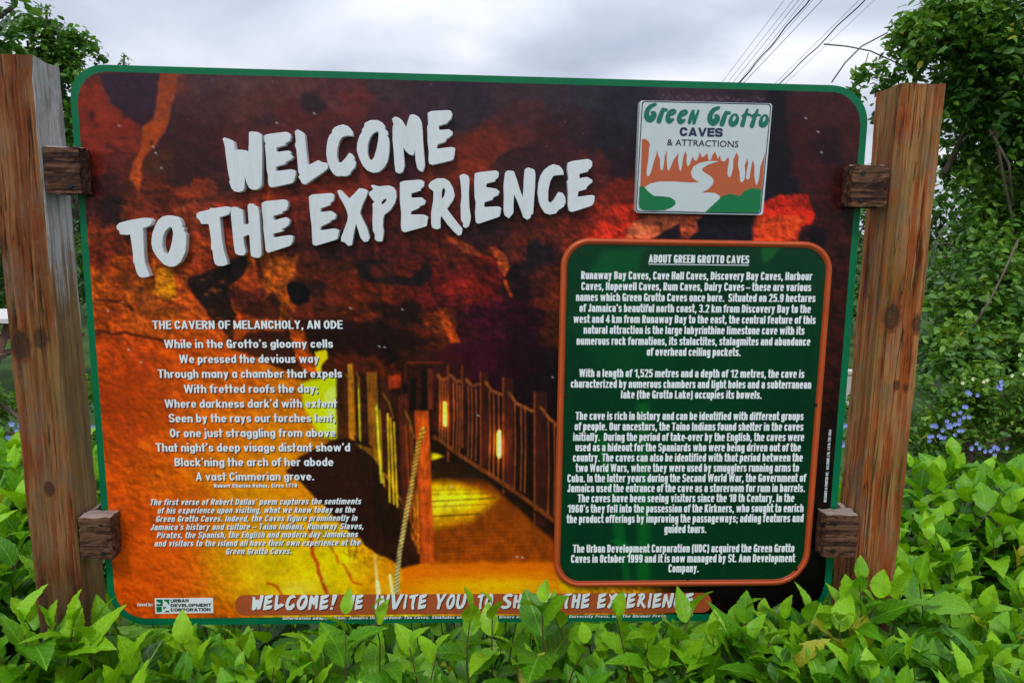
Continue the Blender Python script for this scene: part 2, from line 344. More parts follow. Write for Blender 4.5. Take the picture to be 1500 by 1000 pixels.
cv = Canvas(PX0, PY0, PW, PH)
cv.wx = (vnoise(PH, PW, 26, 1, 5, .8) - .5) * 3.4; cv.wy = (vnoise(PH, PW, 26, 2, 5, .8) - .5) * 3.4
CP = """130,150,150,58,48;118,200,138,48,36;150,112,130,58,58;185,115,70,50,81;180,135,60,42,73;210,150,62,42,72;215,175,66,38,60;232,110,92,58,83;262,110,120,68,77;300,115,88,64,87;350,120,98,68,87;320,150,84,52,68;370,150,102,62,74;300,200,74,38,50;340,210,95,44,53;280,230,70,38,46;270,265,66,38,36;310,255,66,36,40;370,200,92,44,53;360,240,100,44,46;140,235,120,44,36;175,200,145,55,44;165,225,105,42,40;150,260,70,32,38;200,250,96,38,32;215,280,100,42,28;430,115,102,64,80;500,125,96,58,77;560,130,76,58,85;620,140,66,48,78;690,150,60,48,79;520,150,112,54,63;440,180,96,44,55;500,190,90,40,51;560,170,80,44,66;600,250,76,34,51;420,250,104,44,44;560,280,134,50,40;480,290,152,54,34;650,260,124,50,38;700,240,136,52,38;400,300,140,52,32;440,310,120,44,34;740,130,76,58,85;800,130,70,58,88;860,140,55,56,89;900,160,44,46,77;880,200,38,32,62;900,240,46,26,48;840,180,60,38,63;760,170,82,48,68;760,205,104,48,56;720,215,124,50,44;800,220,72,34,46;780,245,58,32,43;870,250,92,38,38;905,290,122,38,28;740,250,78,38,42;820,290,60,26,34;1020,125,72,54,84;1120,128,56,44,67;1140,170,34,28,50;1140,230,24,20,37;1145,270,20,16,30;1180,150,78,40,56;1230,160,78,40,49;1165,200,70,28,39;1180,250,66,25,32;1215,220,44,20,34;1250,200,74,32,36;1200,280,64,24,26;1240,260,62,25,30;1225,320,54,20,20;1225,400,50,18,18;1225,480,46,17,16;1220,560,40,14,12;1210,640,22,8,8;1205,720,14,6,7;1200,800,10,5,6;1190,870,8,4,5;1100,880,12,6,7;1100,330,22,16,32;125,300,84,36,34;165,308,40,20,22;205,305,112,46,26;145,335,144,56,28;240,290,92,36,26;280,320,122,50,30;300,355,150,60,26;340,330,130,46,30;300,385,142,52,26;150,370,112,40,22;180,400,152,62,18;140,430,172,76,18;220,420,182,86,22;270,430,170,70,30;300,455,192,82,22;200,455,182,82,22;160,470,166,66,22;250,470,180,84,20;400,385,184,84,22;412,400,196,90,24;405,425,172,80,20;440,395,92,36,22;470,425,104,40,20;505,425,106,40,18;560,430,116,40,18;600,380,122,42,30;560,350,100,36,34;480,360,76,34,34;440,350,82,34,30;520,330,102,40,38;630,340,134,46,30;600,330,112,40,34;655,380,126,46,34;690,425,152,40,30;650,425,130,32,34;640,445,90,22,32;620,445,108,34,28;540,455,100,38,18;470,460,84,32,18;600,462,44,16,14;575,475,68,24,14;640,470,136,56,24;625,490,90,34,18;720,320,56,24,32;740,355,70,28,26;765,350,92,36,26;710,385,142,40,30;722,405,130,30,32;700,405,122,32,30;785,375,24,16,26;800,330,92,34,28;835,330,114,40,28;870,335,160,46,30;800,410,68,26,20;812,440,104,38,24;815,475,72,28,14;760,410,34,12,20;700,455,56,10,32;750,460,44,8,30;680,475,62,16,28;780,470,38,10,26;700,515,50,8,30;760,520,30,5,22;805,540,18,5,12;160,520,160,54,14;200,550,142,44,14;175,600,130,42,14;160,650,160,58,14;220,600,150,52,14;260,520,172,62,14;250,560,166,62,14;300,540,176,76,14;340,500,160,64,18;320,570,180,86,18;360,560,186,92,18;300,620,186,96,14;350,620,200,112,18;400,590,192,112,22;400,640,204,132,14;440,620,200,122,18;250,660,180,82,14;300,670,192,118,14;350,680,194,130,10;400,690,202,120,18;200,700,172,72,14;160,710,176,64,14;160,760,188,82,18;200,760,172,66,18;250,720,180,86,14;280,760,170,76,14;240,800,176,72,14;185,820,188,72,18;205,875,194,72,18;260,850,180,72,18;300,860,190,90,18;330,780,172,120,10;330,820,192,138,14;340,870,192,118,10;380,800,190,176,10;420,765,186,176,10;400,840,204,190,16;445,830,208,196,18;430,862,228,214,80;480,820,208,184,14;500,860,208,170,18;520,830,214,134,18;545,860,216,150,26;460,790,192,144,10;420,720,192,112,26;370,720,178,140,10;340,900,180,80,18;420,905,205,170,30;600,905,210,180,30;800,905,190,120,20;180,900,186,70,18;470,505,34,12,10;520,485,76,26,18;560,512,22,8,8;600,520,50,18,10;500,530,76,26,12;550,540,80,30,14;520,600,38,14,10;560,600,48,18,12;600,580,60,20,14;650,540,56,16,20;640,600,34,12,12;700,600,30,8,18;770,600,22,6,12;700,660,26,10,12;780,700,24,9,10;800,740,30,12,8;590,845,206,100,18;640,845,206,120,14;700,850,212,150,14;760,850,214,168,14;800,845,204,124,12;820,870,190,130,12"""
cp = np.array([[float(v) for v in q.split(',')] for q in CP.replace('\n', '').split(';') if q.strip()])
hh, hw = PH // 2, PW // 2
yy, xx = np.mgrid[0:hh, 0:hw] * 2.0
gx = xx + PX0 + 15 * cv.wx[::2, ::2][:hh, :hw]; gy = yy + PY0 + 15 * cv.wy[::2, ::2][:hh, :hw]
num = np.zeros((hh, hw, 3)); dn = np.zeros((hh, hw))
for x, y, r, g, b in cp:
    d2 = (gx - x) ** 2 + (gy - y) ** 2 + 30
    wgt = 1 / d2 ** 3.1; dn += wgt; num += wgt[..., None] * np.array([r, g, b])
small = num / dn[..., None]
cv.a = np.repeat(np.repeat(small, 2, 0), 2, 1)
cv.a[1:-1] = (cv.a[:-2] + cv.a[1:-1] * 2 + cv.a[2:]) / 4; cv.a[:, 1:-1] = (cv.a[:, :-2] + cv.a[:, 1:-1] * 2 + cv.a[:, 2:]) / 4
# rock relief in the photographed cave wall (part of the printed picture)
yy, xx = np.mgrid[0:PH, 0:PW]; XX = xx + PX0; YY = yy + PY0
rid = 1 - np.abs(vnoise(PH, PW, 44, 5, 5, .6) - .5) * 4; rid2 = 1 - np.abs(vnoise(PH, PW, 15, 6, 4, .65, 1.6) - .5) * 4
fin = vnoise(PH, PW, 7, 8, 3, .7, 1.4); mott = vnoise(PH, PW, 70, 9, 5, .55)
rockw = np.clip((YY - 240) / 120, .35, 1) * np.where((XX > 640) & (YY > 500), .3, 1.0) * (1 - .55 * np.clip((YY - 480) / 60, 0, 1))
mod = 1 + rockw * (.22 * (mott - .5) * 2 - .34 * np.clip(rid - .72, 0, 1) * 2.2 - .26 * np.clip(rid2 - .70, 0, 1) * 2 + .50 * (fin - .5))
cv.a *= np.clip(mod, .25, 1.6)[..., None]
P = cv.poly; L = cv.line; K = cv.spot
def T(s, x0, y0, k): return [(x0 + k * a, y0 + k * b) for a, b in s]
# upper left rock and bright drip
P([(135, 108), (146, 112), (158, 142), (178, 160), (198, 178), (205, 176), (215, 160), (228, 175), (232, 140), (236, 108)], (62, 42, 78), 3, 2)
P([(118, 140), (134, 112), (150, 128), (168, 158), (188, 176), (206, 185), (206, 225), (190, 228), (165, 222), (140, 225), (118, 200)], (152, 56, 44), 4, 4, .75)
P(T([(670, 90), (800, 90), (790, 230), (755, 330), (745, 420), (710, 520), (620, 630), (540, 720), (520, 800), (540, 850), (520, 945), (495, 920), (445, 860), (470, 750), (530, 650), (545, 480), (620, 420), (650, 300), (655, 160)], 100, 90, .2), (172, 84, 62), 3, 1.5)
P(T([(640, 420), (725, 440), (640, 610), (545, 710), (520, 790), (540, 850), (518, 940), (490, 900), (455, 850), (480, 740), (535, 650), (545, 480)], 100, 90, .2), (196, 88, 34), 5, 1.5, .9)
P(T([(540, 745), (650, 640), (740, 640), (760, 700), (700, 800), (640, 840), (550, 830)], 100, 90, .2), (84, 50, 36), 4, 2, .8)
P(T([(780, 790), (900, 740), (1010, 760), (1020, 830), (900, 890), (790, 900), (740, 850)], 100, 90, .2), (62, 32, 38), 5, 3, .8)
P(T([(690, 910), (790, 930), (880, 920), (920, 860), (1020, 850), (1080, 880), (1100, 1000), (800, 1000), (760, 960)], 100, 90, .2), (158, 62, 36), 4, 3, .85)
for x, y, r, ry in ((134, 170, 5, 7), (141, 184, 4, 3), (158, 214, 5, 4), (180, 202, 6, 2), (222, 209, 3, 4), (182, 172, 4, 3)): K(x, y, r, (70, 30, 40), .85, ry)
L([(160, 215), (180, 224), (200, 226)], (85, 35, 36), 4, 3, .8)
P(T([(200, 250), (230, 230), (310, 250), (400, 320), (390, 350), (290, 380), (210, 350)], 400, 90, .2), (44, 36, 62), 6, 2, .8)
P(T([(1330, 460), (1400, 380), (1500, 330), (1530, 480), (1350, 490)], 100, 90, .2), (62, 42, 66), 8, 3, .6)
P([(716, 245), (745, 218), (790, 214), (830, 235), (870, 262), (830, 300), (770, 300), (730, 262)], (58, 32, 44), 6, 4, .8)
L([(716, 246), (745, 222), (790, 215)], (40, 22, 36), 2, 2, .7, warp=2)
P([(1128, 110), (1148, 110), (1155, 200), (1158, 250), (1172, 268), (1140, 282), (1120, 290)], (24, 20, 42), 8, 3, .85)
# reds below and beside the logo plate
P([(862, 352), (880, 322), (900, 300), (930, 300), (940, 320), (925, 352)], (186, 46, 32), 4, 4, .8)
P([(914, 352), (918, 338), (930, 325), (950, 316), (1032, 316), (1012, 324), (985, 334), (957, 350)], (196, 100, 76), 2.5, 2)
P([(952, 352), (975, 338), (995, 328), (998, 352)], (30, 18, 28), 2.5, 1)
P([(1010, 352), (1018, 330), (1030, 316), (1112, 318), (1104, 352)], (22, 18, 34), 3, 1.5)
P([(994, 316), (1020, 318), (1023, 338), (1008, 350), (998, 346)], (186, 84, 62), 2.5, 1)
P([(1112, 300), (1122, 294), (1140, 286), (1184, 284), (1187, 302), (1194, 314), (1190, 328), (1172, 333), (1168, 354), (1104, 354), (1103, 336), (1108, 318)], (196, 44, 30), 3, 2.5)
P([(1106, 316), (1180, 318), (1172, 333), (1168, 354), (1104, 354), (1103, 336)], (214, 76, 40), 8, 2, .85)
P([(1186, 330), (1208, 335), (1212, 352), (1200, 375), (1182, 348)], (18, 10, 16), 4, 2)
# mid-left boulders
P([(232, 393), (256, 394), (258, 434), (246, 438), (224, 430), (229, 405)], (208, 126, 16), 4, 2, .95)
P(T([(770, 520), (840, 600), (900, 680), (1000, 820), (1060, 900), (900, 900), (820, 780), (790, 640)], 100, 290, .2), (178, 74, 28), 3, 2, .9)
P(T([(865, 595), (1060, 520), (1200, 440), (1310, 428), (1310, 520), (1250, 600), (1180, 640), (1200, 800), (1235, 860), (1190, 1000), (1150, 1000), (1055, 890), (980, 780), (900, 680)], 100, 290, .2), (24, 12, 14), 3, 2.5)
P(T([(1160, 680), (1250, 640), (1420, 640), (1470, 700), (1390, 770), (1260, 830), (1220, 800)], 100, 290, .2), (88, 32, 26), 3, 3)
P(T([(1190, 640), (1290, 560), (1380, 470), (1410, 520), (1430, 640), (1330, 690)], 100, 290, .2), (168, 66, 26), 3, 2)
P(T([(1370, 480), (1400, 440), (1430, 600), (1400, 600)], 100, 290, .2), (70, 25, 16), 2, 1)
P(T([(1420, 500), (1500, 440), (1680, 420), (1690, 440), (1640, 560), (1600, 640), (1500, 660), (1430, 600)], 100, 290, .2), (192, 92, 22), 4, 3, .8)
P(T([(1240, 850), (1300, 800), (1340, 850), (1330, 880), (1250, 885)], 100, 290, .2), (150, 52, 22), 4, 3)
P(T([(1250, 840), (1330, 770), (1440, 740), (1500, 690), (1560, 760), (1540, 880), (1340, 880)], 100, 290, .2), (36, 12, 12), 4, 3, .85)
# dark fissures on the lit wall
L([(139, 438), (160, 440), (176, 444), (195, 455)], (44, 18, 10), 4, 2, .9, warp=3)
L([(141, 484), (165, 490), (185, 486), (205, 494), (240, 500)], (40, 14, 10), 5, 2, .92, warp=3)
for i in range(70):
    x = rng.uniform(140, 330); y = rng.uniform(395, 480)
    K(x, y, rng.uniform(1.5, 5), (90, 35, 12), .6, rng.uniform(1.2, 3))
for i in range(60): K(rng.uniform(150, 330), rng.uniform(400, 480), rng.uniform(2, 5), (222, 120, 28), .45, rng.uniform(1, 2.5))
# central shadows
P(T([(100, 630), (150, 610), (230, 620), (270, 680), (270, 760), (200, 790), (150, 770), (110, 700)], 400, 290, .2), (8, 4, 6), 3, 2)
L([(434, 377), (428, 392), (421, 405), (419, 425), (424, 445), (432, 455)], (204, 100, 34), 3, 2.5, .85, warp=2)
P(T([(250, 620), (330, 600), (400, 640), (370, 720), (290, 740)], 400, 290, .2), (40, 16, 12), 5, 3, .8)
P(T([(610, 460), (700, 445), (860, 465), (880, 560), (1000, 590), (1060, 560), (1100, 480), (1160, 500), (1170, 570), (1100, 640), (900, 640), (760, 620), (660, 590), (610, 560)], 400, 290, .2), (30, 22, 24), 3, 2, .9)
P(T([(715, 485), (855, 470), (862, 570), (720, 585)], 400, 290, .2), (90, 36, 28), 2.5, 1.5)
P(T([(430, 570), (500, 550), (600, 580), (650, 640), (940, 650), (930, 740), (700, 760), (560, 750), (380, 780), (370, 700)], 400, 290, .2), (112, 40, 20), 5, 3, .7)
P(T([(690, 780), (1040, 760), (1060, 860), (960, 930), (820, 870), (700, 820)], 400, 290, .2), (34, 14, 10), 5, 3, .85)
P(T([(260, 280), (330, 290), (440, 350), (530, 415), (510, 430), (380, 380)], 600, 290, .2), (176, 78, 42), 3, 1.5, .8)
L(T([(380, 320), (530, 415)], 600, 290, .2), (206, 96, 50), 2, 2, .8)
P(T([(370, 290), (530, 410), (640, 320), (760, 250), (700, 180), (420, 230)], 600, 290, .2), (52, 26, 34), 4, 2, .8)
P(T([(200, 660), (300, 600), (460, 560), (500, 640), (510, 680), (420, 670), (350, 700), (260, 700)], 600, 290, .2), (156, 38, 30), 3, 2, .9)
P(T([(90, 690), (180, 680), (250, 740), (200, 800), (110, 790), (60, 740)], 600, 290, .2), (112, 30, 30), 3, 3, .9)
P(T([(600, 365), (660, 380), (710, 420), (740, 500), (700, 570), (660, 500), (620, 440)], 600, 290, .2), (196, 84, 34), 3, 2.5)
P(T([(685, 590), (710, 600), (755, 710), (740, 728), (705, 660)], 600, 290, .2), (196, 76, 32), 2, 1)
P(T([(720, 340), (800, 330), (830, 400), (780, 460), (730, 420)], 600, 290, .2), (84, 34, 24), 4, 3, .8)
P(T([(850, 350), (930, 310), (980, 360), (960, 440), (880, 460)], 600, 290, .2), (20, 14, 24), 4, 2, .9)
P(T([(210, 800), (240, 820), (290, 900), (350, 990), (380, 1060), (300, 1060), (240, 940)], 600, 290, .2), (182, 74, 28), 2.5, 2)
for i in range(50):
    K(rng.uniform(700, 800), rng.uniform(335, 400), rng.uniform(1.5, 4), (36, 14, 14), .55, rng.uniform(1, 3))
# crevice above the yellow wall
P([(328, 470), (342, 470), (344, 496), (356, 496), (362, 487), (425, 484), (436, 500), (455, 515), (438, 520), (428, 548), (400, 536), (372, 520), (340, 512), (334, 490)], (34, 13, 13), 2.5, 2.5)
P([(422, 478), (448, 486), (456, 518), (472, 542), (448, 548), (436, 525), (430, 500)], (168, 70, 18), 3, 3)
P([(448, 470), (560, 470), (640, 500), (560, 520), (478, 516), (452, 500)], (26, 9, 9), 8, 5, .8)
P([(462, 516), (478, 512), (480, 524), (470, 534), (469, 546), (463, 540)], (216, 196, 22), 2, 1)
P([(440, 565), (455, 556), (470, 555), (492, 553), (493, 642), (478, 640), (464, 632), (456, 610), (446, 590)], (188, 204, 20), 6, 3)
P([(474, 580), (492, 566), (493, 640), (480, 632), (474, 610)], (196, 214, 120), 6, 1.5, .8)
L([(405, 645), (450, 643), (493, 645)], (120, 50, 16), 2, 2, .7, warp=3)
for i in range(90):
    x = rng.uniform(430, 475); y = rng.uniform(560, 640); K(x, y, rng.uniform(1.2, 3), (170, 80, 14), .6)
# yellow wall mottling at lower left
for i in range(260):
    x = rng.uniform(300, 500); y = rng.uniform(660, 868)
    if x < 560 - (y - 640) * 0 and y > 640 + max(0, (x - 420)) * 1.3:
        K(x, y, rng.uniform(1.5, 5), ((214, 196, 24), (178, 88, 12))[i % 2], .45, rng.uniform(1.5, 5))
P(T([(70, 60), (130, 100), (230, 170), (300, 270), (370, 340), (330, 350), (260, 300), (180, 290), (110, 220)], 400, 670, .21), (204, 112, 40), 4, 4, .85)
L(T([(250, 440), (262, 560), (270, 660), (310, 760), (345, 860), (380, 940)], 400, 670, .21), (176, 72, 12), 5, 3, .9, warp=3)
L(T([(400, 620), (440, 680), (450, 730)], 400, 670, .21), (170, 80, 12), 2.5, 2, .8, warp=3)
L(T([(480, 740), (520, 800), (560, 870), (620, 885)], 400, 670, .21), (176, 80, 14), 2.5, 2, .8, warp=3)
L([(392, 853), (405, 858), (412, 868)], (170, 80, 14), 4, 2, .8, warp=2)
P([(534, 800), (552, 811), (576, 822), (590, 832), (590, 870), (540, 870), (520, 830)], (208, 118, 20), 8, 3, .8)
K(537, 826, 5, (110, 30, 12), .8, 4)
# the dark void beneath the bridge
P([(419, 690), (440, 668), (473, 652), (493, 640), (545, 640), (556, 700), (585, 754), (612, 804), (616, 826), (589, 832), (576, 821), (551, 811), (534, 798), (530, 788), (513, 779), (497, 762), (478, 743), (461, 727), (440, 705)], (40, 18, 14), 3, 2.5)
P([(492, 545), (556, 548), (610, 575), (612, 700), (600, 800), (560, 730), (530, 668), (500, 655), (494, 640)], (42, 17, 11), 2, .5)
P([(548, 690), (585, 745), (600, 790), (575, 800), (550, 770)], (26, 12, 10), 6, 4, .7)
# right-hand dark and the deck
P([(632, 640), (650, 640), (735, 705), (820, 770), (822, 826), (632, 826)], (34, 16, 9), 3, .5)
P([(632, 700), (680, 692), (713, 704), (760, 745), (812, 794), (814, 828), (632, 828)], (104, 46, 14), 4, .5)
P([(632, 790), (700, 786), (808, 796), (814, 830), (632, 832)], (138, 62, 14), 16, 1, .8)
P([(632, 706), (650, 706), (688, 713), (727, 729), (714, 744), (690, 754), (632, 766)], (196, 160, 10), 7, .5)
P([(632, 716), (670, 718), (706, 728), (690, 740), (632, 750)], (216, 196, 30), 9, .5, .8)
P([(632, 664), (640, 664), (650, 668), (636, 674), (632, 674)], (196, 176, 22), 2.5)
for (a, b, c, d, al) in ((632, 717, 690, 717, .35), (632, 724, 715, 722, .35), (632, 734, 726, 729, .9), (632, 742, 715, 738, .5), (632, 756, 704, 752, .9), (632, 764.5, 765, 759, .95), (634, 774, 700, 769, .6), (636, 783, 690, 779, .4), (636, 800, 800, 797, .35), (700, 796, 740, 794, .5)):
    L([(a, b), (c, d)], (48, 22, 6), 1.5, 1.4, al)
P([(590, 832), (620, 826), (640, 825), (700, 823), (812, 823), (822, 868), (590, 868)], (204, 104, 18), 4, 2)
P([(620, 868), (650, 850), (700, 842), (780, 846), (830, 856), (840, 870)], (216, 172, 18), 12, 3, .9)
for i in range(50): K(rng.uniform(590, 820), rng.uniform(828, 866), rng.uniform(3, 9), ((222, 140, 24), (180, 80, 12))[i % 2], .35, rng.uniform(.8, 2))
# relief of the rock faces in the photographed cave
def relief(cell, seed, dx, dy):
    h_ = vnoise(PH, PW, cell, seed, 5, .62, 1.25); h_ = np.abs(h_ - .5) * 2 + .35 * vnoise(PH, PW, cell * .35, seed + 1, 4, .6)
    e_ = np.zeros_like(h_); e_[2:, 2:] = (h_[2:, 2:] - h_[:-2, 2:]) * dy + (h_[2:, 2:] - h_[2:, :-2]) * dx; return np.clip(e_ / (np.std(e_) + 1e-9), -2.2, 2.2)
emb = .13 * relief(46, 51, -1, 1.2) + .10 * relief(16, 61, -1, 1)
flatm = np.where((XX > 640) & (YY > 500) & (XX < 830), .15, 1.0) * np.clip((YY - 160) / 160, .2, 1)
cv.a *= (1 + flatm * emb)[..., None]
# grain of the rock over everything painted so far
f2 = vnoise(PH, PW, 9, 31, 4, .75, 1.3); f3 = vnoise(PH, PW, 34, 32, 5, .65); rg = 1 - np.abs(vnoise(PH, PW, 22, 33, 5, .7, 1.3) - .5) * 4
soft = np.where((XX > 628) & (YY > 640) & (XX < 815), .35, 1.0) * np.clip((YY - 150) / 200, .45, 1)
cv.a *= np.clip(1 + soft * np.where(YY > 480, .7, 1.0) * (.85 * (f2 - .5) + .30 * (f3 - .5) - .22 * np.clip(rg - .6, 0, 1) * 2), .3, 1.7)[..., None]
for gx_, gy_, gr, gq, gc, ga in ((330, 640, 90, 120, (200, 104, 12), .45), (420, 650, 70, 60, (204, 128, 14), .55), (390, 770, 90, 80, (206, 148, 10), .75), (440, 840, 110, 60, (208, 190, 14), .9), (400, 840, 60, 50, (196, 196, 16), .75), (490, 850, 60, 40, (206, 186, 14), .8), (560, 855, 40, 26, (220, 150, 20), .8), (410, 730, 50, 50, (200, 140, 10), .5), (200, 820, 90, 80, (196, 74, 12), .5), (190, 600, 60, 100, (150, 46, 10), .4), (730, 856, 90, 16, (222, 184, 20), .8)):
    K(gx_, gy_, gr, gc, ga, gq)
0 and P([(318, 700), (360, 664), (430, 700), (470, 748), (560, 824), (590, 872), (334, 872), (346, 800), (330, 750)], (200, 168, 10), 60, 14, .66)
0 and P([(372, 800), (420, 770), (470, 790), (520, 830), (540, 872), (380, 872)], (212, 200, 20), 50, 14, .62)
K(436, 862, 26, (236, 226, 90), .8, 12); K(376, 842, 14, (226, 206, 40), .5, 18); K(470, 850, 20, (226, 214, 50), .6)
P([(440, 562), (456, 554), (492, 552), (493, 642), (470, 640), (452, 612), (444, 590)], (198, 210, 16), 5, 3, .85); P([(476, 575), (492, 562), (493, 640), (480, 628)], (206, 224, 130), 5, 1, .8)
P([(462, 516), (478, 512), (480, 524), (470, 536), (470, 548), (463, 542)], (222, 206, 22), 2, 1)
L(T([(250, 440), (262, 560), (270, 660), (310, 760), (345, 860), (380, 940)], 400, 670, .21), (172, 66, 8), 5, 2, .95, warp=2)
L(T([(400, 620), (440, 680), (450, 730)], 400, 670, .21), (176, 84, 10), 3, 2, .9, warp=2); L(T([(480, 740), (520, 800), (560, 870), (620, 885)], 400, 670, .21), (176, 80, 12), 3, 2, .9, warp=2); L([(392, 853), (405, 858), (412, 870)], (170, 76, 12), 4, 2, .9, warp=2)
for i in range(140): K(rng.uniform(340, 560), rng.uniform(700, 868), rng.uniform(1, 2.4), ((176, 110, 8), (226, 214, 60))[i % 2], .5, rng.uniform(1, 3))
P([(419, 690), (440, 668), (473, 652), (493, 642), (545, 642), (556, 700), (585, 754), (612, 804), (616, 826), (589, 832), (576, 821), (551, 811), (534, 798), (530, 788), (513, 779), (497, 762), (478, 743), (461, 727), (440, 705)], (38, 17, 13), 2.5, 1)
P([(548, 690), (585, 745), (600, 790), (575, 800), (550, 770)], (24, 11, 9), 6, 3, .7)
P([(632, 640), (650, 640), (735, 705), (820, 770), (822, 826), (632, 826)], (26, 13, 8), 3, .5)
P([(632, 690), (680, 690), (713, 704), (760, 745), (812, 794), (814, 828), (632, 828)], (122, 56, 13), 6, .5)
P([(632, 670), (690, 680), (720, 705), (632, 704)], (34, 18, 8), 14, 1, .9)
P([(632, 785), (700, 782), (808, 792), (814, 830), (632, 832)], (142, 64, 12), 26, 1, .8)
P([(632, 706), (655, 704), (700, 716), (728, 729), (708, 748), (690, 762), (632, 776)], (206, 150, 10), 13, .5, .95); P([(632, 714), (672, 716), (704, 728), (690, 741), (632, 752)], (238, 214, 26), 16, .5, 1); K(650, 736, 40, (246, 228, 60), .75, 15); K(690, 790, 60, (150, 68, 14), .5, 24)
P([(632, 663), (640, 664), (650, 668), (636, 673), (632, 673)], (196, 176, 22), 4)
for k in range(10): L([(632, 772 + k * 5.2), (760 + k * 5, 766 + k * 5.5)], (60, 26, 8), 1.2, 1.4, .30)
P([(590, 832), (620, 826), (640, 825), (700, 823), (812, 823), (822, 868), (590, 868)], (208, 106, 14), 6, 2, .9)
K(730, 858, 90, (226, 186, 20), .9, 13); K(640, 862, 40, (220, 160, 20), .7, 10)
for i in range(60): K(rng.uniform(595, 815), rng.uniform(828, 866), rng.uniform(3, 10), ((228, 150, 24), (176, 78, 10))[i % 2], .35, rng.uniform(.8, 2))
for (a, b, c, d, al) in ((632, 717, 690, 717, .3), (632, 724, 715, 722, .4), (632, 734, 726, 729, .9), (632, 742, 715, 738, .5), (632, 756, 704, 752, .9)): L([(a, b), (c, d)], (60, 34, 6), 1.5, 1.4, al)
# yellow lamplit wall keeps its own mottling
ymask = np.clip((YY - 690) / 60, 0, 1) * np.clip((600 - XX) / 60, 0, 1) * np.clip((XX - 300) / 60, 0, 1)
cv.a *= (1 + ymask * (.22 * (vnoise(PH, PW, 30, 41, 5, .7) - .5) + .3 * (f2 - .5)))[..., None] * (1 - (ymask * .16 * (vnoise(PH, PW, 60, 42, 4) - .2))[..., None] * np.array([0, 1., 1.]))
# bridge: left rail
P([(509, 533), (516, 533), (519, 560), (521, 645), (511, 642), (509, 560)], (168, 106, 30), 1.3); P([(509, 533), (516, 533), (516, 542), (509, 542)], (170, 116, 44), 1)
L([(505, 556), (507, 640)], (84, 40, 16), 2); L([(525, 560), (528, 655)], (196, 186, 34), 2.6); L([(520, 640), (545, 668), (590, 742), (610, 790)], (24, 10, 8), 3)
P([(537, 545), (552, 545), (557, 668), (540, 650)], (126, 74, 22), 1.3); P([(520, 650), (545, 668), (560, 690), (575, 715), (590, 740), (575, 700), (560, 660)], (150, 100, 24), 2, 0, .8); L([(551, 592), (559, 706)], (222, 208, 60), 4); L([(556, 600), (563, 712)], (206, 150, 30), 2); L([(546, 598), (549, 655)], (160, 110, 30), 2)
P([(558, 550), (569, 552), (572, 700), (560, 690)], (58, 26, 18), 1.5)
for a, b, c, d in ((568, 606, 571, 735), (572, 612, 577, 738), (577, 618, 582, 742)): L([(a, b), (c, d)], (222, 184, 44), 2.6)
P([(583, 580), (597, 576), (603, 770), (590, 748)], (72, 30, 22), 1.5)
for a, b, c, d in ((594, 622, 604, 790), (600, 622, 608, 800), (604, 640, 612, 810)): L([(a, b), (c, d)], (142, 66, 24), 2)
P([(568, 551), (586, 548), (588, 568), (570, 570)], (150, 50, 20), 3, 1)
P([(601, 554), (609, 554), (609, 602), (601, 602)], (14, 7, 6), 1.3); P([(617, 541), (625, 541), (626, 602), (617, 602)], (14, 8, 7), 1.3); P([(590, 562), (597, 562), (597, 576), (590, 576)], (14, 7, 6), 1.3)
L([(596, 531), (648, 531)], (126, 46, 20), 2); L([(594, 533), (594, 560)], (84, 32, 16), 2); P([(626, 540), (634, 540), (634, 600), (627, 600)], (90, 36, 24), 2)
for pts in ([(506, 548), (510, 556), (516, 552)], [(521, 545), (526, 553), (524, 566)], [(538, 552), (546, 560), (552, 580), (550, 594)], [(560, 575), (570, 590), (576, 612)], [(592, 600), (600, 615), (606, 640)]):
    L(pts, (176, 120, 40), 3, 1.2, .9, 4)
# bridge: right rail
for x0, x1, y0, y1, c in ((655, 660, 534, 676, 60), (676, 684, 536, 655, 40), (703, 715, 545, 694, 52), (736, 752, 553, 722, 56), (782, 801, 574, 770, 50)):
    P([(x0, y0), (x1, y0), (x1, y1), (x0, y1)], (c, c * .4, c * .38), 1.5); L([(x0 + 1, y0), (x0 + 1, y1)], (136, 68, 34), 2.2, 1.2, .9)
L([(636, 640), (670, 664), (735, 706), (780, 738), (815, 765)], (98, 50, 24), 6, 1.6)
L([(640, 646), (670, 670), (735, 713), (815, 773)], (24, 10, 6), 2.5)
for xs, a, b in (((644, 648, 652), 556, 645), ((664, 669, 673), 560, 655), ((686, 691, 697), 565, 668), ((717, 723, 730), 574, 695), ((754, 763, 769), 590, 715), ((803, 812), 616, 752)):
    for k, x in enumerate(xs): L([(x, a + k * 2), (x + 1, (a + b) / 2), (x - .5, b + k * 3)], (146, 78, 42), 2.1, 1.2, .9)
for pts in ([(641, 549), (648, 557), (655, 554)], [(660, 549), (668, 558), (675, 558)], [(683, 556), (692, 565), (703, 562)], [(712, 560), (720, 572), (736, 578)], [(746, 575), (756, 590), (780, 602)], [(792, 596), (804, 612), (816, 622)]):
    L(pts, (188, 104, 56), 4.6, 1.2, .95, 4)
L([(652, 590), (652, 622)], (244, 240, 150), 4.5, 2); L([(731.5, 632), (731.5, 668)], (248, 244, 206), 5, 2); L([(728.5, 634), (728.5, 666)], (190, 180, 60), 2)
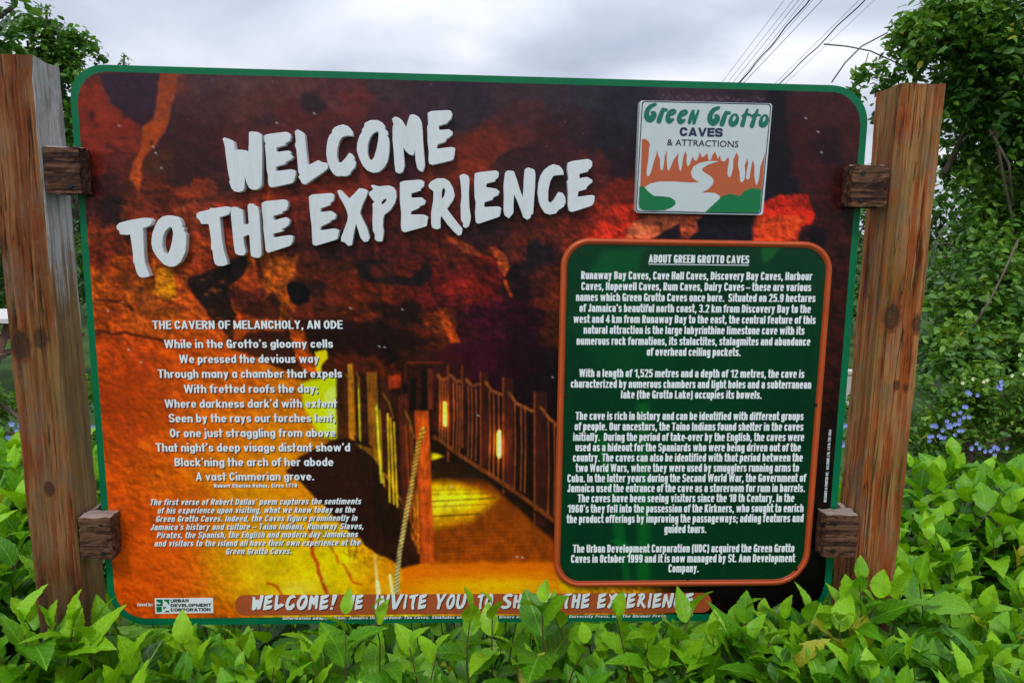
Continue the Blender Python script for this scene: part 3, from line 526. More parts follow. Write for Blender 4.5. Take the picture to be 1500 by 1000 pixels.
# the near newel post and its rope
P([(607, 601), (628, 601), (636, 824), (617, 825), (611, 700)], (186, 78, 28), 1.2); P([(607, 601), (612, 601), (620, 825), (616, 825)], (142, 54, 20), 1.5, 0, .8)
for i in range(8): L([(612 + i * 2, 610 + i * 7), (619 + i * 2, 815)], ((208, 96, 40), (150, 58, 22))[i % 2], 1.2, 1.2, .4)
L([(621, 628), (613, 648), (607, 690), (601, 720), (592, 770), (585, 810), (582, 840), (580, 868)], (236, 168, 64), 7, 1.3, 1, 5, (255, 240, 196))
L([(549, 812), (551, 835), (553, 869)], (220, 170, 90), 4, 1.3, 1, 0, (246, 240, 200)); L([(571, 842), (575, 869)], (240, 226, 180), 4.5); L([(556, 869), (553, 852)], (244, 238, 190), 5)
# lamp glow and wood grain in the bridge, then the slight softness of an enlarged photograph
for x, y, r, q in ((652, 606, 12, 22), (731, 650, 16, 28)):
    yy2, xx2 = YY - y, XX - x; g_ = np.exp(-(xx2 / r) ** 2 - (yy2 / q) ** 2)[..., None]; cv.a = cv.a * (1 + g_ * np.array([1.2, .9, .2])) + g_ * np.array([26, 16, 2])
bm = (np.clip((XX - 500) / 6, 0, 1) * np.clip((YY - 528) / 6, 0, 1) * np.clip((828 - YY) / 6, 0, 1))[..., None]
vst = vnoise(PH, PW, 16, 71, 4, .7, .16)[..., None]; cv.a *= 1 + bm * .85 * (vst - .5) * np.where((XX > 632) & (YY > 690), .3, 1.0)[..., None] + bm * .6 * (vnoise(PH, PW, 12, 73, 3, .7) - .5)[..., None]
for _ in range(1):
    cv.a[1:-1] = (cv.a[:-2] + cv.a[1:-1] * 2.4 + cv.a[2:]) / 4.4; cv.a[:, 1:-1] = (cv.a[:, :-2] + cv.a[:, 1:-1] * 2.4 + cv.a[:, 2:]) / 4.4
# ink balance of the print
up_ = np.clip((360 - YY) / 160, 0, 1)[..., None]
cv.a = cv.a * (1 - up_ * np.array([.10, .17, .27]))
lum = cv.a.mean(2, keepdims=True); cv.a = np.clip(lum + (cv.a - lum) * 1.16, 0, 255)
cv.a[..., 2] *= .85
lp_ = (np.clip((470 - XX) / 200, 0, 1) * np.clip((YY - 440) / 80, 0, 1))[..., None]; cv.a = cv.a * (1 - lp_ * .35) + lp_ * .35 * (np.array([196, 78, 10.]) * (.6 + .8 * (cv.a[..., :1] / 255)))
md_ = np.exp(-((XX - 580) / 210.) ** 2 - ((YY - 390) / 115.) ** 2)[..., None]; cv.a *= 1 - .34 * md_ * np.array([.85, 1., .8])
cv.a *= 1 - .14 * np.clip((330 - YY) / 80, 0, 1)[..., None]
# specks and scuffs on the vinyl
for x, y in ((335, 119 + 90), (513, 451), (224, 215), (236, 246), (228, 224), (158, 395 + 60), (188, 512), (206, 530), (174, 184), (589, 453), (555, 507), (563, 508), (700, 608), (809, 552), (757, 815), (765, 816), (1180, 173), (1203, 223), (1198, 193), (460, 144 + 22), (405, 180), (660, 712), (596, 115)):
    K(x, y, 1.3, (215, 215, 225), .85); K(x + 2, y + 1, 1.0, (190, 190, 205), .6)
for x in np.arange(960, 1120, 2.3): K(x, 143 + rng.uniform(-5, 3) + (x - 960) * .03, .9, (150, 130, 170), rng.uniform(.1, .8))
for i in range(160): K(rng.uniform(130, 1230), rng.uniform(110, 860), rng.uniform(.5, 1.0), (200, 195, 205), rng.uniform(.1, .5))

# ------------------------------------------------------------------ setting: ground
gv = [(-200, -200), (200, -200), (200, 200), (-200, 200)]
g = link('ground', mesh('ground', [(a, b, 0) for a, b in gv], [(0, 1, 2, 3)]), M['ground']); tag(g, kind='structure')

# ------------------------------------------------------------------ the sign
sign = empty('information_sign', (0, 0, 0))
tag(sign, 'large rounded cave welcome board with green border bolted between two weathered timber posts', 'sign')

def rrect(c, r, n=8):
    """rounded quad from four pixel corners TL TR BR BL with pixel radii"""
    c = [np.array(p, float) for p in c]; out = []
    if not hasattr(r, '__len__'): r = [r] * 4
    for i in range(4):
        p, a, b = c[i], c[i - 1], c[(i + 1) % 4]
        u = (a - p) / np.linalg.norm(a - p); v = (b - p) / np.linalg.norm(b - p)
        for k in range(n + 1):
            t = k / n; q = (1 - math.sin(t * math.pi / 2)); s_ = (1 - math.cos(t * math.pi / 2))
            out.append(p + u * r[i] * q + v * r[i] * s_)
    return out
def inset(c, d):
    c = [np.array(p, float) for p in c]; out = []
    for i in range(4):
        p, a, b = c[i], c[i - 1], c[(i + 1) % 4]
        out.append(p + (a - p) / np.linalg.norm(a - p) * d + (b - p) / np.linalg.norm(b - p) * d)
    return out
def plate(pts, y0, y1):
    """prism between planes y0 (front) and y1 (back) with an outline traced on the front plane"""
    f = unp([p[0] for p in pts], [p[1] for p in pts], y0); n = len(f); b = f.copy(); b[:, 1] = y1
    V = list(f) + list(b); Fc = [tuple(range(n)), tuple(range(2 * n - 1, n - 1, -1))]
    for i in range(n): Fc.append((i, n + i, n + (i + 1) % n, (i + 1) % n))
    return V, Fc
BC = [(99.5, 93.5), (1275, 126.5), (1213.5, 907), (161.5, 915.5)]
# board: front skin green, edges pale
bp = rrect(BC, [52, 56, 60, 56], 10)
V, Fc = plate(bp, 0, .012)
o = link('board', mesh('board', V, Fc, [0, 1] + [1] * (len(Fc) - 2)), [M['green_edge'], M['board_back']], sign)
# printed sheet as a fine grid, coloured from the painted picture
IC = inset(BC, 10.0)
def to_grid(canvas, corners, radii, nx, ny, Y, name, mat, parent, gain=1.18):
    c = [np.array(p, float) for p in corners]
    cw = [unp(p[0], p[1], Y) for p in c]
    u = np.linspace(0, 1, nx); v = np.linspace(0, 1, ny); U, Vv = np.meshgrid(u, v)
    W = (cw[0] * ((1 - U) * (1 - Vv))[..., None] + cw[1] * (U * (1 - Vv))[..., None] + cw[2] * (U * Vv)[..., None] + cw[3] * ((1 - U) * Vv)[..., None])
    q = (W - CO) @ CM; X = 750 + F * q[..., 0] / -q[..., 2]; Yp = 500 - F * q[..., 1] / -q[..., 2]
    # pull the corners in so that the outline is rounded
    wpx = np.linalg.norm(c[1] - c[0]); hpx = np.linalg.norm(c[3] - c[0])
    du = np.minimum(U, 1 - U) * wpx; dv = np.minimum(Vv, 1 - Vv) * hpx
    left = U < .5; top = Vv < .5
    r = np.where(top, np.where(left, radii[0], radii[1]), np.where(left, radii[3], radii[2]))
    e = np.hypot(np.clip(r - du, 0, None), np.clip(r - dv, 0, None)) - r
    keep = ~((du < r) & (dv < r) & (e > .3))
    idx = np.arange(nx * ny).reshape(ny, nx)
    k4 = keep[:-1, :-1] & keep[1:, :-1] & keep[:-1, 1:] & keep[1:, 1:]
    a = idx[:-1, :-1][k4]; b = idx[1:, :-1][k4]; d = idx[1:, 1:][k4]; e_ = idx[:-1, 1:][k4]
    faces = np.stack([a, b, d, e_], 1)
    fx = np.clip(X - canvas.x0, 0, canvas.w - 2); fy = np.clip(Yp - canvas.y0, 0, canvas.h - 2); xi = fx.astype(int); yi = fy.astype(int); tx = (fx - xi)[..., None]; ty = (fy - yi)[..., None]
    A = canvas.a; col = (A[yi, xi] * (1 - tx) + A[yi, xi + 1] * tx) * (1 - ty) + (A[yi + 1, xi] * (1 - tx) + A[yi + 1, xi + 1] * tx) * ty
    lin = np.clip(s2l(np.clip(col, 0, 255)) * gain, 0, .95)
    me = bpy.data.meshes.new(name); me.vertices.add(nx * ny); me.vertices.foreach_set('co', W.reshape(-1))
    nf = len(faces); me.loops.add(nf * 4); me.loops.foreach_set('vertex_index', faces.reshape(-1).astype(np.int32))
    me.polygons.add(nf); me.polygons.foreach_set('loop_start', np.arange(0, nf * 4, 4, dtype=np.int32))
    try: me.polygons.foreach_set('loop_total', np.full(nf, 4, np.int32))
    except Exception: pass
    me.update(calc_edges=True)
    at = me.attributes.new('print', 'FLOAT_COLOR', 'POINT'); at.data.foreach_set('color', np.concatenate([lin.reshape(-1, 3), np.ones((nx * ny, 1))], 1).reshape(-1))
    return link(name, me, mat, parent)
M['print'] = print_mat('cave_photo_print')
sheet = to_grid(cv, IC, [42, 46, 50, 46], 760, 520, -.0010, 'printed_sheet', M['print'], sign)

# --- posts
def post(name, xi, sgn, s, yf, ztop, tilt, mat, seed):
    """square timber: xi = inner face at the top"""
    r = np.random.default_rng(seed); V = []; Fc = []; nz = 46; m = 5; per = []
    b = .004
    ring = [(b, 0), (s * .33, 0), (s * .66, 0), (s - b, 0), (s, b), (s, s * .5), (s, s - b), (s - b, s), (s * .5, s), (b, s), (0, s - b), (0, s * .5), (0, b)]
    wob = r.normal(0, .0007, (nz + 1, len(ring), 2))
    for i in range(nz + 1):
        z = -.3 + (ztop + .3) * i / nz
        for k, (a, c) in enumerate(ring):
            x = xi + sgn * a + tilt * (z - ztop); zz = z + (r.normal(0, .0012) - (.004 if c > s * .4 else 0) if i == nz else 0)
            V.append((x + wob[i, k, 0], yf + c + wob[i, k, 1], zz))
    n = len(ring)
    for i in range(nz):
        for k in range(n):
            q = (i * n + k, i * n + (k + 1) % n, (i + 1) * n + (k + 1) % n, (i + 1) * n + k)
            Fc.append(q if sgn > 0 else q[::-1])
    t = tuple(nz * n + k for k in range(n)); Fc.append(t if sgn > 0 else t[::-1])
    return link(name, mesh(name, V, Fc), mat, sign)
tag(post('post', -.9235, -1, .104, -.0480, 2.0175, -.0138, M['post_left'], 3), 'left timber post, its inner side bleached grey')
tag(post('post', .9155, 1, .103, -.041, 2.011, .0, M['post_right'], 4), 'right timber post, orange brown with peeling stain')

# --- clamp blocks
def block(px, front_px, seed):
    """px = (left, right, top, bottom) of the front face in the photograph; a chunky notched block holding the board edge"""
    l, r_, t_, b_ = front_px; yf = -.050
    a = unp(l, (t_ + b_) / 2, yf); c = unp(r_, (t_ + b_) / 2, yf); tp = unp((l + r_) / 2, t_, yf)[2]; bt = unp((l + r_) / 2, b_, yf)[2]
    x0, x1 = a[0], c[0]; rr = np.random.default_rng(seed); V = []; Fc = []
    def rough_box(x0, x1, y0, y1, z0, z1, nx=6, ny=4, nz=9, j=.0011):
        base = len(V); idm = {}
        def vid(i, j_, k):
            if (i, j_, k) not in idm:
                p = [x0 + (x1 - x0) * i / nx, y0 + (y1 - y0) * j_ / ny, z0 + (z1 - z0) * k / nz]
                ed = (i in (0, nx)) + (j_ in (0, ny)) + (k in (0, nz)); q = rr.normal(0, j, 3)
                cc = np.array([(x0 + x1) / 2, (y0 + y1) / 2, (z0 + z1) / 2]); p = np.array(p)
                if ed > 1: p = p + (cc - p) * .035
                idm[(i, j_, k)] = len(V); V.append(p + q)
            return idm[(i, j_, k)]
        for i in range(nx):
            for k in range(nz):
                Fc.append((vid(i, 0, k), vid(i + 1, 0, k), vid(i + 1, 0, k + 1), vid(i, 0, k + 1)))
                Fc.append((vid(i, ny, k + 1), vid(i + 1, ny, k + 1), vid(i + 1, ny, k), vid(i, ny, k)))
        for j_ in range(ny):
            for k in range(nz):
                Fc.append((vid(0, j_, k + 1), vid(0, j_ + 1, k + 1), vid(0, j_ + 1, k), vid(0, j_, k)))
                Fc.append((vid(nx, j_, k), vid(nx, j_ + 1, k), vid(nx, j_ + 1, k + 1), vid(nx, j_, k + 1)))
        for i in range(nx):
            for j_ in range(ny):
                Fc.append((vid(i, j_, nz), vid(i + 1, j_, nz), vid(i + 1, j_ + 1, nz), vid(i, j_ + 1, nz)))
                Fc.append((vid(i, j_ + 1, 0), vid(i + 1, j_ + 1, 0), vid(i + 1, j_, 0), vid(i, j_, 0)))
    rough_box(x0, x1, yf, -.003, bt, tp)
    if px < 700: rough_box(x0 + .002, -.893, -.0025, .045, bt + .004, tp - .003, 3, 3, 5)
    else: rough_box(.893, x1 - .002, -.0025, .045, bt + .004, tp - .003, 3, 3, 5)
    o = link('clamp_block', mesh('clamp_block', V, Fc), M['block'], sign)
    bn = math.copysign(1, 0)
    for fz in (.17, .80):
        zx = x0 + (x1 - x0) * (.70 if px < 700 else .28); zz = bt + (tp - bt) * fz
        v, f = tube([(zx, yf - .0022, zz), (zx, yf + .004, zz)], .0048, 10)
        link('nail', mesh('nail', v, f), M['black_metal'], o)
        v, f = tube([(zx, yf - .0014, zz), (zx + (.02 if px < 700 else -.02), yf - .0010, zz + .001)], [.0014, .0004], 4)
        link('split', mesh('split', v, f), M['black_metal'], o)
    return o
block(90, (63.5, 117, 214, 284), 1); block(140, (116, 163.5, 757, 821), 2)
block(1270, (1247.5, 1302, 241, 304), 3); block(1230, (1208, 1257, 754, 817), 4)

# --- raised letters
A_ = (160, 140, .2801); B_ = (460, 140, .28667); T1 = (100, 90, .2); T5 = (100, 290, .2)
GL = {}
LET = [
('W', T1, "1132,568 1145,560 1185,575 1212,592 1222,655 1240,650 1262,650 1300,655 1315,665 1320,690 1325,600 1325,522 1340,516 1390,522 1415,545 1418,640 1415,900 1408,920 1378,940 1345,938 1325,925 1308,890 1292,832 1288,930 1275,950 1245,957 1215,950 1195,925 1180,880 1188,872 1178,840 1165,760 1155,680 1148,620 1140,590"),
('E', A_, "812,210 830,204 925,192 940,198 948,215 943,238 922,248 920,260 872,272 874,298 940,290 950,300 945,306 960,322 950,335 922,348 920,358 870,372 870,398 950,388 970,392 974,410 965,448 955,458 850,480 838,474 832,458 832,420 825,390 822,330 818,280 815,262 820,255 813,240"),
('L', A_, "972,188 985,180 1008,192 1022,208 1028,270 1038,368 1095,340 1108,350 1140,355 1143,380 1120,400 1060,440 1025,465 1010,460 1000,440 990,428 998,415 990,400 985,330 980,280 972,262 978,240 975,215"),
('C', B_, "128,155 150,150 175,160 195,185 198,208 185,205 160,206 140,215 128,235 118,270 115,310 122,342 140,345 165,318 180,295 192,300 205,318 205,330 213,345 208,368 190,385 180,405 160,412 135,410 115,412 98,398 80,370 70,340 64,300 66,260 72,225 80,205 95,190 92,182 105,165"),
('O', B_, "260,142 290,128 325,128 350,142 362,160 360,172 375,185 378,200 370,205 380,215 384,245 383,290 375,335 358,368 330,390 300,394 272,382 250,358 230,315 220,280 222,245 235,205 248,185 245,178 258,160|322,182 332,190 330,225 322,270 308,318 292,336 278,320 272,290 274,250 285,215 300,195"),
('M', B_, "400,120 415,110 432,115 450,130 465,155 472,165 480,135 490,102 510,98 535,112 548,135 553,180 556,240 562,310 566,360 555,388 540,385 528,370 520,330 516,270 508,305 490,302 470,285 455,262 458,310 462,360 452,390 435,398 418,390 412,345 408,280 403,230 403,160 408,150"),
('E', B_, "582,90 600,82 680,77 698,80 706,95 700,120 685,132 680,142 635,155 638,178 690,175 708,188 705,202 690,215 675,222 672,235 630,250 625,275 700,265 720,270 718,290 712,325 700,332 605,354 590,348 586,330 588,290 582,240 580,160 585,150"),
('T', T5, "355,205 375,185 440,168 550,148 595,150 612,168 605,195 580,210 545,220 548,300 552,400 560,480 580,530 595,570 580,578 545,582 520,575 500,540 488,490 478,470 475,400 465,330 455,265 430,270 380,265 375,240 358,228"),
('O', T5, "660,165 690,140 735,130 780,138 815,155 825,175 835,200 828,215 848,220 845,245 862,270 862,330 855,400 820,470 780,500 740,502 700,485 650,430 620,380 610,330 618,260 640,200|745,210 762,220 770,260 762,320 745,385 725,425 700,400 686,350 690,290 710,240"),
('T', T5, "940,120 960,105 1030,90 1045,75 1060,80 1160,65 1185,72 1188,95 1175,120 1130,135 1108,140 1115,220 1125,320 1140,400 1160,460 1165,485 1130,498 1095,495 1075,480 1065,440 1060,390 1048,370 1048,310 1040,250 1030,190 975,190 965,165 942,145"),
('H', T5, "1195,72 1225,68 1240,80 1270,90 1280,130 1282,200 1325,192 1320,130 1315,60 1325,45 1355,45 1360,60 1385,68 1395,100 1400,180 1408,300 1414,420 1395,438 1365,435 1340,425 1335,380 1330,290 1325,265 1280,285 1285,340 1298,400 1285,420 1250,418 1225,405 1215,350 1205,250 1198,180 1192,120"),
('E', A_, "798,565 815,555 915,545 930,555 935,575 925,600 905,605 905,615 855,630 860,655 925,638 942,655 938,675 920,690 905,695 905,710 855,722 857,745 940,732 960,738 958,765 945,785 830,822 820,810 815,760 808,700 805,640 800,600"),
('E', A_, "1045,530 1060,520 1160,512 1175,522 1172,550 1155,562 1155,572 1105,590 1103,612 1160,605 1185,625 1180,645 1155,655 1155,662 1105,685 1100,708 1175,697 1200,705 1195,740 1190,752 1080,785 1065,778 1062,740 1060,680 1052,620 1048,570"),
('X', B_, "120,488 135,485 155,505 178,530 205,505 232,475 255,478 275,488 265,520 245,560 233,600 245,630 270,680 283,725 275,745 255,747 238,725 215,650 205,690 192,765 175,767 158,750 140,745 140,725 150,700 172,640 175,615 165,580 150,550 132,520"),
('P', B_, "300,458 330,466 385,462 405,470 418,490 420,520 412,550 390,585 358,610 352,630 350,670 355,695 348,745 325,745 312,735 312,710 302,690 300,640 302,580 300,555 310,545 298,530 282,507 284,495 305,480 292,462|370,525 372,535 362,550 345,562 343,545 355,530"),
('E', B_, "440,445 460,438 545,432 562,442 560,465 545,475 545,485 495,500 497,525 550,522 570,540 565,555 540,565 535,575 495,592 492,610 560,610 582,620 578,640 575,665 565,670 465,698 450,692 445,670 447,600 440,540 440,480"),
('R', B_, "585,460 600,440 630,425 665,425 690,440 708,470 718,510 710,535 692,560 678,580 700,610 735,655 758,682 752,710 738,715 715,695 680,655 648,610 645,640 645,678 625,683 605,675 600,655 600,600 610,540 612,490 592,475|665,470 672,485 668,510 658,528 650,525 652,495 655,478"),
('I', B_, "745,410 765,402 788,412 793,430 790,500 792,570 800,620 798,640 790,668 775,677 762,668 764,655 752,635 750,560 755,520 752,460"),
('E', B_, "822,400 845,394 930,385 944,395 940,420 925,430 925,438 880,450 878,470 930,478 947,492 940,510 915,520 912,532 870,545 868,572 940,568 955,575 952,600 948,618 840,655 828,648 824,600 828,550 822,520 820,450"),
('N', B_, "978,395 990,385 1020,388 1035,430 1050,480 1068,530 1072,480 1075,420 1078,378 1095,370 1125,380 1130,400 1128,470 1122,550 1118,605 1108,608 1105,625 1090,634 1070,622 1060,590 1040,540 1022,500 1018,560 1018,600 1005,615 995,627 975,612 970,590 972,520 970,460"),
('C', B_, "1205,360 1225,353 1255,362 1272,385 1275,405 1250,405 1222,410 1205,440 1195,490 1195,540 1210,552 1230,530 1250,495 1270,500 1282,520 1285,545 1275,568 1248,585 1235,602 1205,608 1180,600 1160,570 1150,540 1144,500 1148,450 1160,410 1178,380"),
('E', B_, "1298,345 1320,337 1400,326 1420,338 1420,360 1410,375 1400,378 1400,388 1355,400 1355,425 1395,418 1420,432 1422,442 1405,455 1392,468 1390,478 1350,490 1345,520 1420,510 1433,515 1430,545 1420,562 1318,595 1303,588 1298,560 1300,500 1296,450 1294,440 1302,430 1296,380"),
]
def curve_mesh(loops, extrude, bevel, res=1):
    """loops: list of 2D outlines (first outer, others holes) -> mesh in XY, thickness along Z"""
    cu = bpy.data.curves.new('tmp', 'CURVE'); cu.dimensions = '2D'; cu.fill_mode = 'BOTH'; cu.extrude = extrude; cu.bevel_depth = bevel; cu.bevel_resolution = res
    for lp in loops:
        sp = cu.splines.new('POLY'); sp.points.add(len(lp) - 1); sp.use_cyclic_u = True
        for p, q in zip(sp.points, lp): p.co = (q[0], q[1], 0, 1)
    o = bpy.data.objects.new('tmp', cu); COL.objects.link(o)
    dg = bpy.context.evaluated_depsgraph_get(); me = bpy.data.meshes.new_from_object(o.evaluated_get(dg))
    bpy.data.objects.remove(o); bpy.data.curves.remove(cu)
    return me
DEP = .020
for ch, (ox, oy, k), s_ in LET:
    loops = []
    for part in s_.split('|'):
        pts = [tuple(map(float, q.split(','))) for q in part.split()]
        # chaikin once: saw-cut corners are slightly eased
        q2 = []
        for i in range(len(pts)):
            a = np.array(pts[i]); b = np.array(pts[(i + 1) % len(pts)]); q2 += [a * .91 + b * .09, a * .09 + b * .91]
        w3 = unp([ox + k * p[0] for p in q2], [oy + k * p[1] for p in q2], -DEP); loops.append([(p[0], p[2]) for p in w3])
    GL.setdefault(ch, loops)
    me = curve_mesh(loops, DEP / 2 - .0009, .0007, 0)
    me.transform(Matrix(((1, 0, 0, 0), (0, 0, -1, -DEP / 2 - .0008), (0, 1, 0, 0), (0, 0, 0, 1))))
    me.name = 'letter'; me.materials.clear(); me.polygons.foreach_set('use_smooth', [False] * len(me.polygons))
    o = link('letter', me, M['white'], sign)


# --- stroke-built alphabets (compressed grotesque, geometric bold, wide bold)
def contour_loops(Fd, xs, ys):
    """zero contour of a sampled field (inside < 0) as closed loops"""
    ny, nx = Fd.shape; nxt = {}; pos = {}
    def pt(e):
        if e not in pos:
            k, j, i = e
            a = Fd[j, i]; b = Fd[j, i + 1] if k == 0 else Fd[j + 1, i]; t = a / (a - b)
            pos[e] = (xs[i] + (xs[1] - xs[0]) * t, ys[j]) if k == 0 else (xs[i], ys[j] + (ys[1] - ys[0]) * t)
        return pos[e]
    I = Fd < 0; c = I[:-1, :-1].astype(int) + 2 * I[:-1, 1:] + 4 * I[1:, 1:] + 8 * I[1:, :-1]
    tab = {1: ((3, 0),), 2: ((0, 1),), 3: ((3, 1),), 4: ((1, 2),), 5: ((3, 0), (1, 2)), 6: ((0, 2),), 7: ((3, 2),), 8: ((2, 3),), 9: ((2, 0),), 10: ((0, 1), (2, 3)), 11: ((2, 1),), 12: ((1, 3),), 13: ((1, 0),), 14: ((0, 3),)}
    for j, i in zip(*np.nonzero((c > 0) & (c < 15))):
        E_ = ((0, j, i), (1, j, i + 1), (0, j + 1, i), (1, j, i))
        for a, b in tab[c[j, i]]: nxt[E_[a]] = E_[b]
    loops = []
    while nxt:
        st, cur = next(iter(nxt.items())); lp = [pt(st)]; del nxt[st]
        while cur != st and cur in nxt: lp.append(pt(cur)); cur = nxt.pop(cur)
        L_ = [np.array(p) for p in lp]; ch = True; eps = (xs[1] - xs[0]) * .16
        while ch and len(L_) > 6:
            ch = False; out = []; i = 0; n = len(L_)
            while i < n:
                p, q, r = L_[i - 1], L_[i], L_[(i + 1) % n]; d = r - p; ln = np.hypot(*d) + 1e-9
                if abs(d[0] * (q[1] - p[1]) - d[1] * (q[0] - p[0])) / ln < eps and ln < .5 and len(out) and out[-1] is L_[i - 1]: ch = True
                else: out.append(q)
                i += 1
            L_ = out
        if len(L_) > 2: loops.append([(float(a), float(b)) for a, b in L_])
    return loops
def dab_field(X, Y, dabs):
    """dabs: (polyline of (x, y, rx, ry), exponent, clip ymin, clip ymax)"""
    D = np.full(X.shape, 9.)
    for pts, p, lo, hi in dabs:
        pts = np.array(pts, float); S_ = [pts[0]]
        for a, b in zip(pts[:-1], pts[1:]):
            m = max(1, int(np.hypot(*(b - a)[:2]) / (.22 * min(a[2], a[3])))); S_ += [a + (b - a) * (k + 1) / m for k in range(m)]
        d = np.full(X.shape, 9.)
        for x, y, rx, ry in S_: d = np.minimum(d, ((np.abs((X - x) / rx) ** p + np.abs((Y - y) / ry) ** p) ** (1 / p) - 1) * min(rx, ry))
        if lo is not None: d = np.maximum(d, lo - Y)
        if hi is not None: d = np.maximum(d, Y - hi)
        D = np.minimum(D, d)
    return D
def fill_field(dabs, x0, x1, y0, y1, step):
    xs = np.arange(x0, x1 + step, step); ys = np.arange(y0, y1 + step, step); X, Y = np.meshgrid(xs, ys)
    lp = contour_loops(dab_field(X, Y, dabs) + 1e-6, xs, ys)
    me = curve_mesh(lp, 0, 0); v = np.zeros(len(me.vertices) * 3); me.vertices.foreach_get('co', v); f = [tuple(p.vertices) for p in me.polygons]; bpy.data.meshes.remove(me)
    return v.reshape(-1, 3)[:, :2].copy(), f
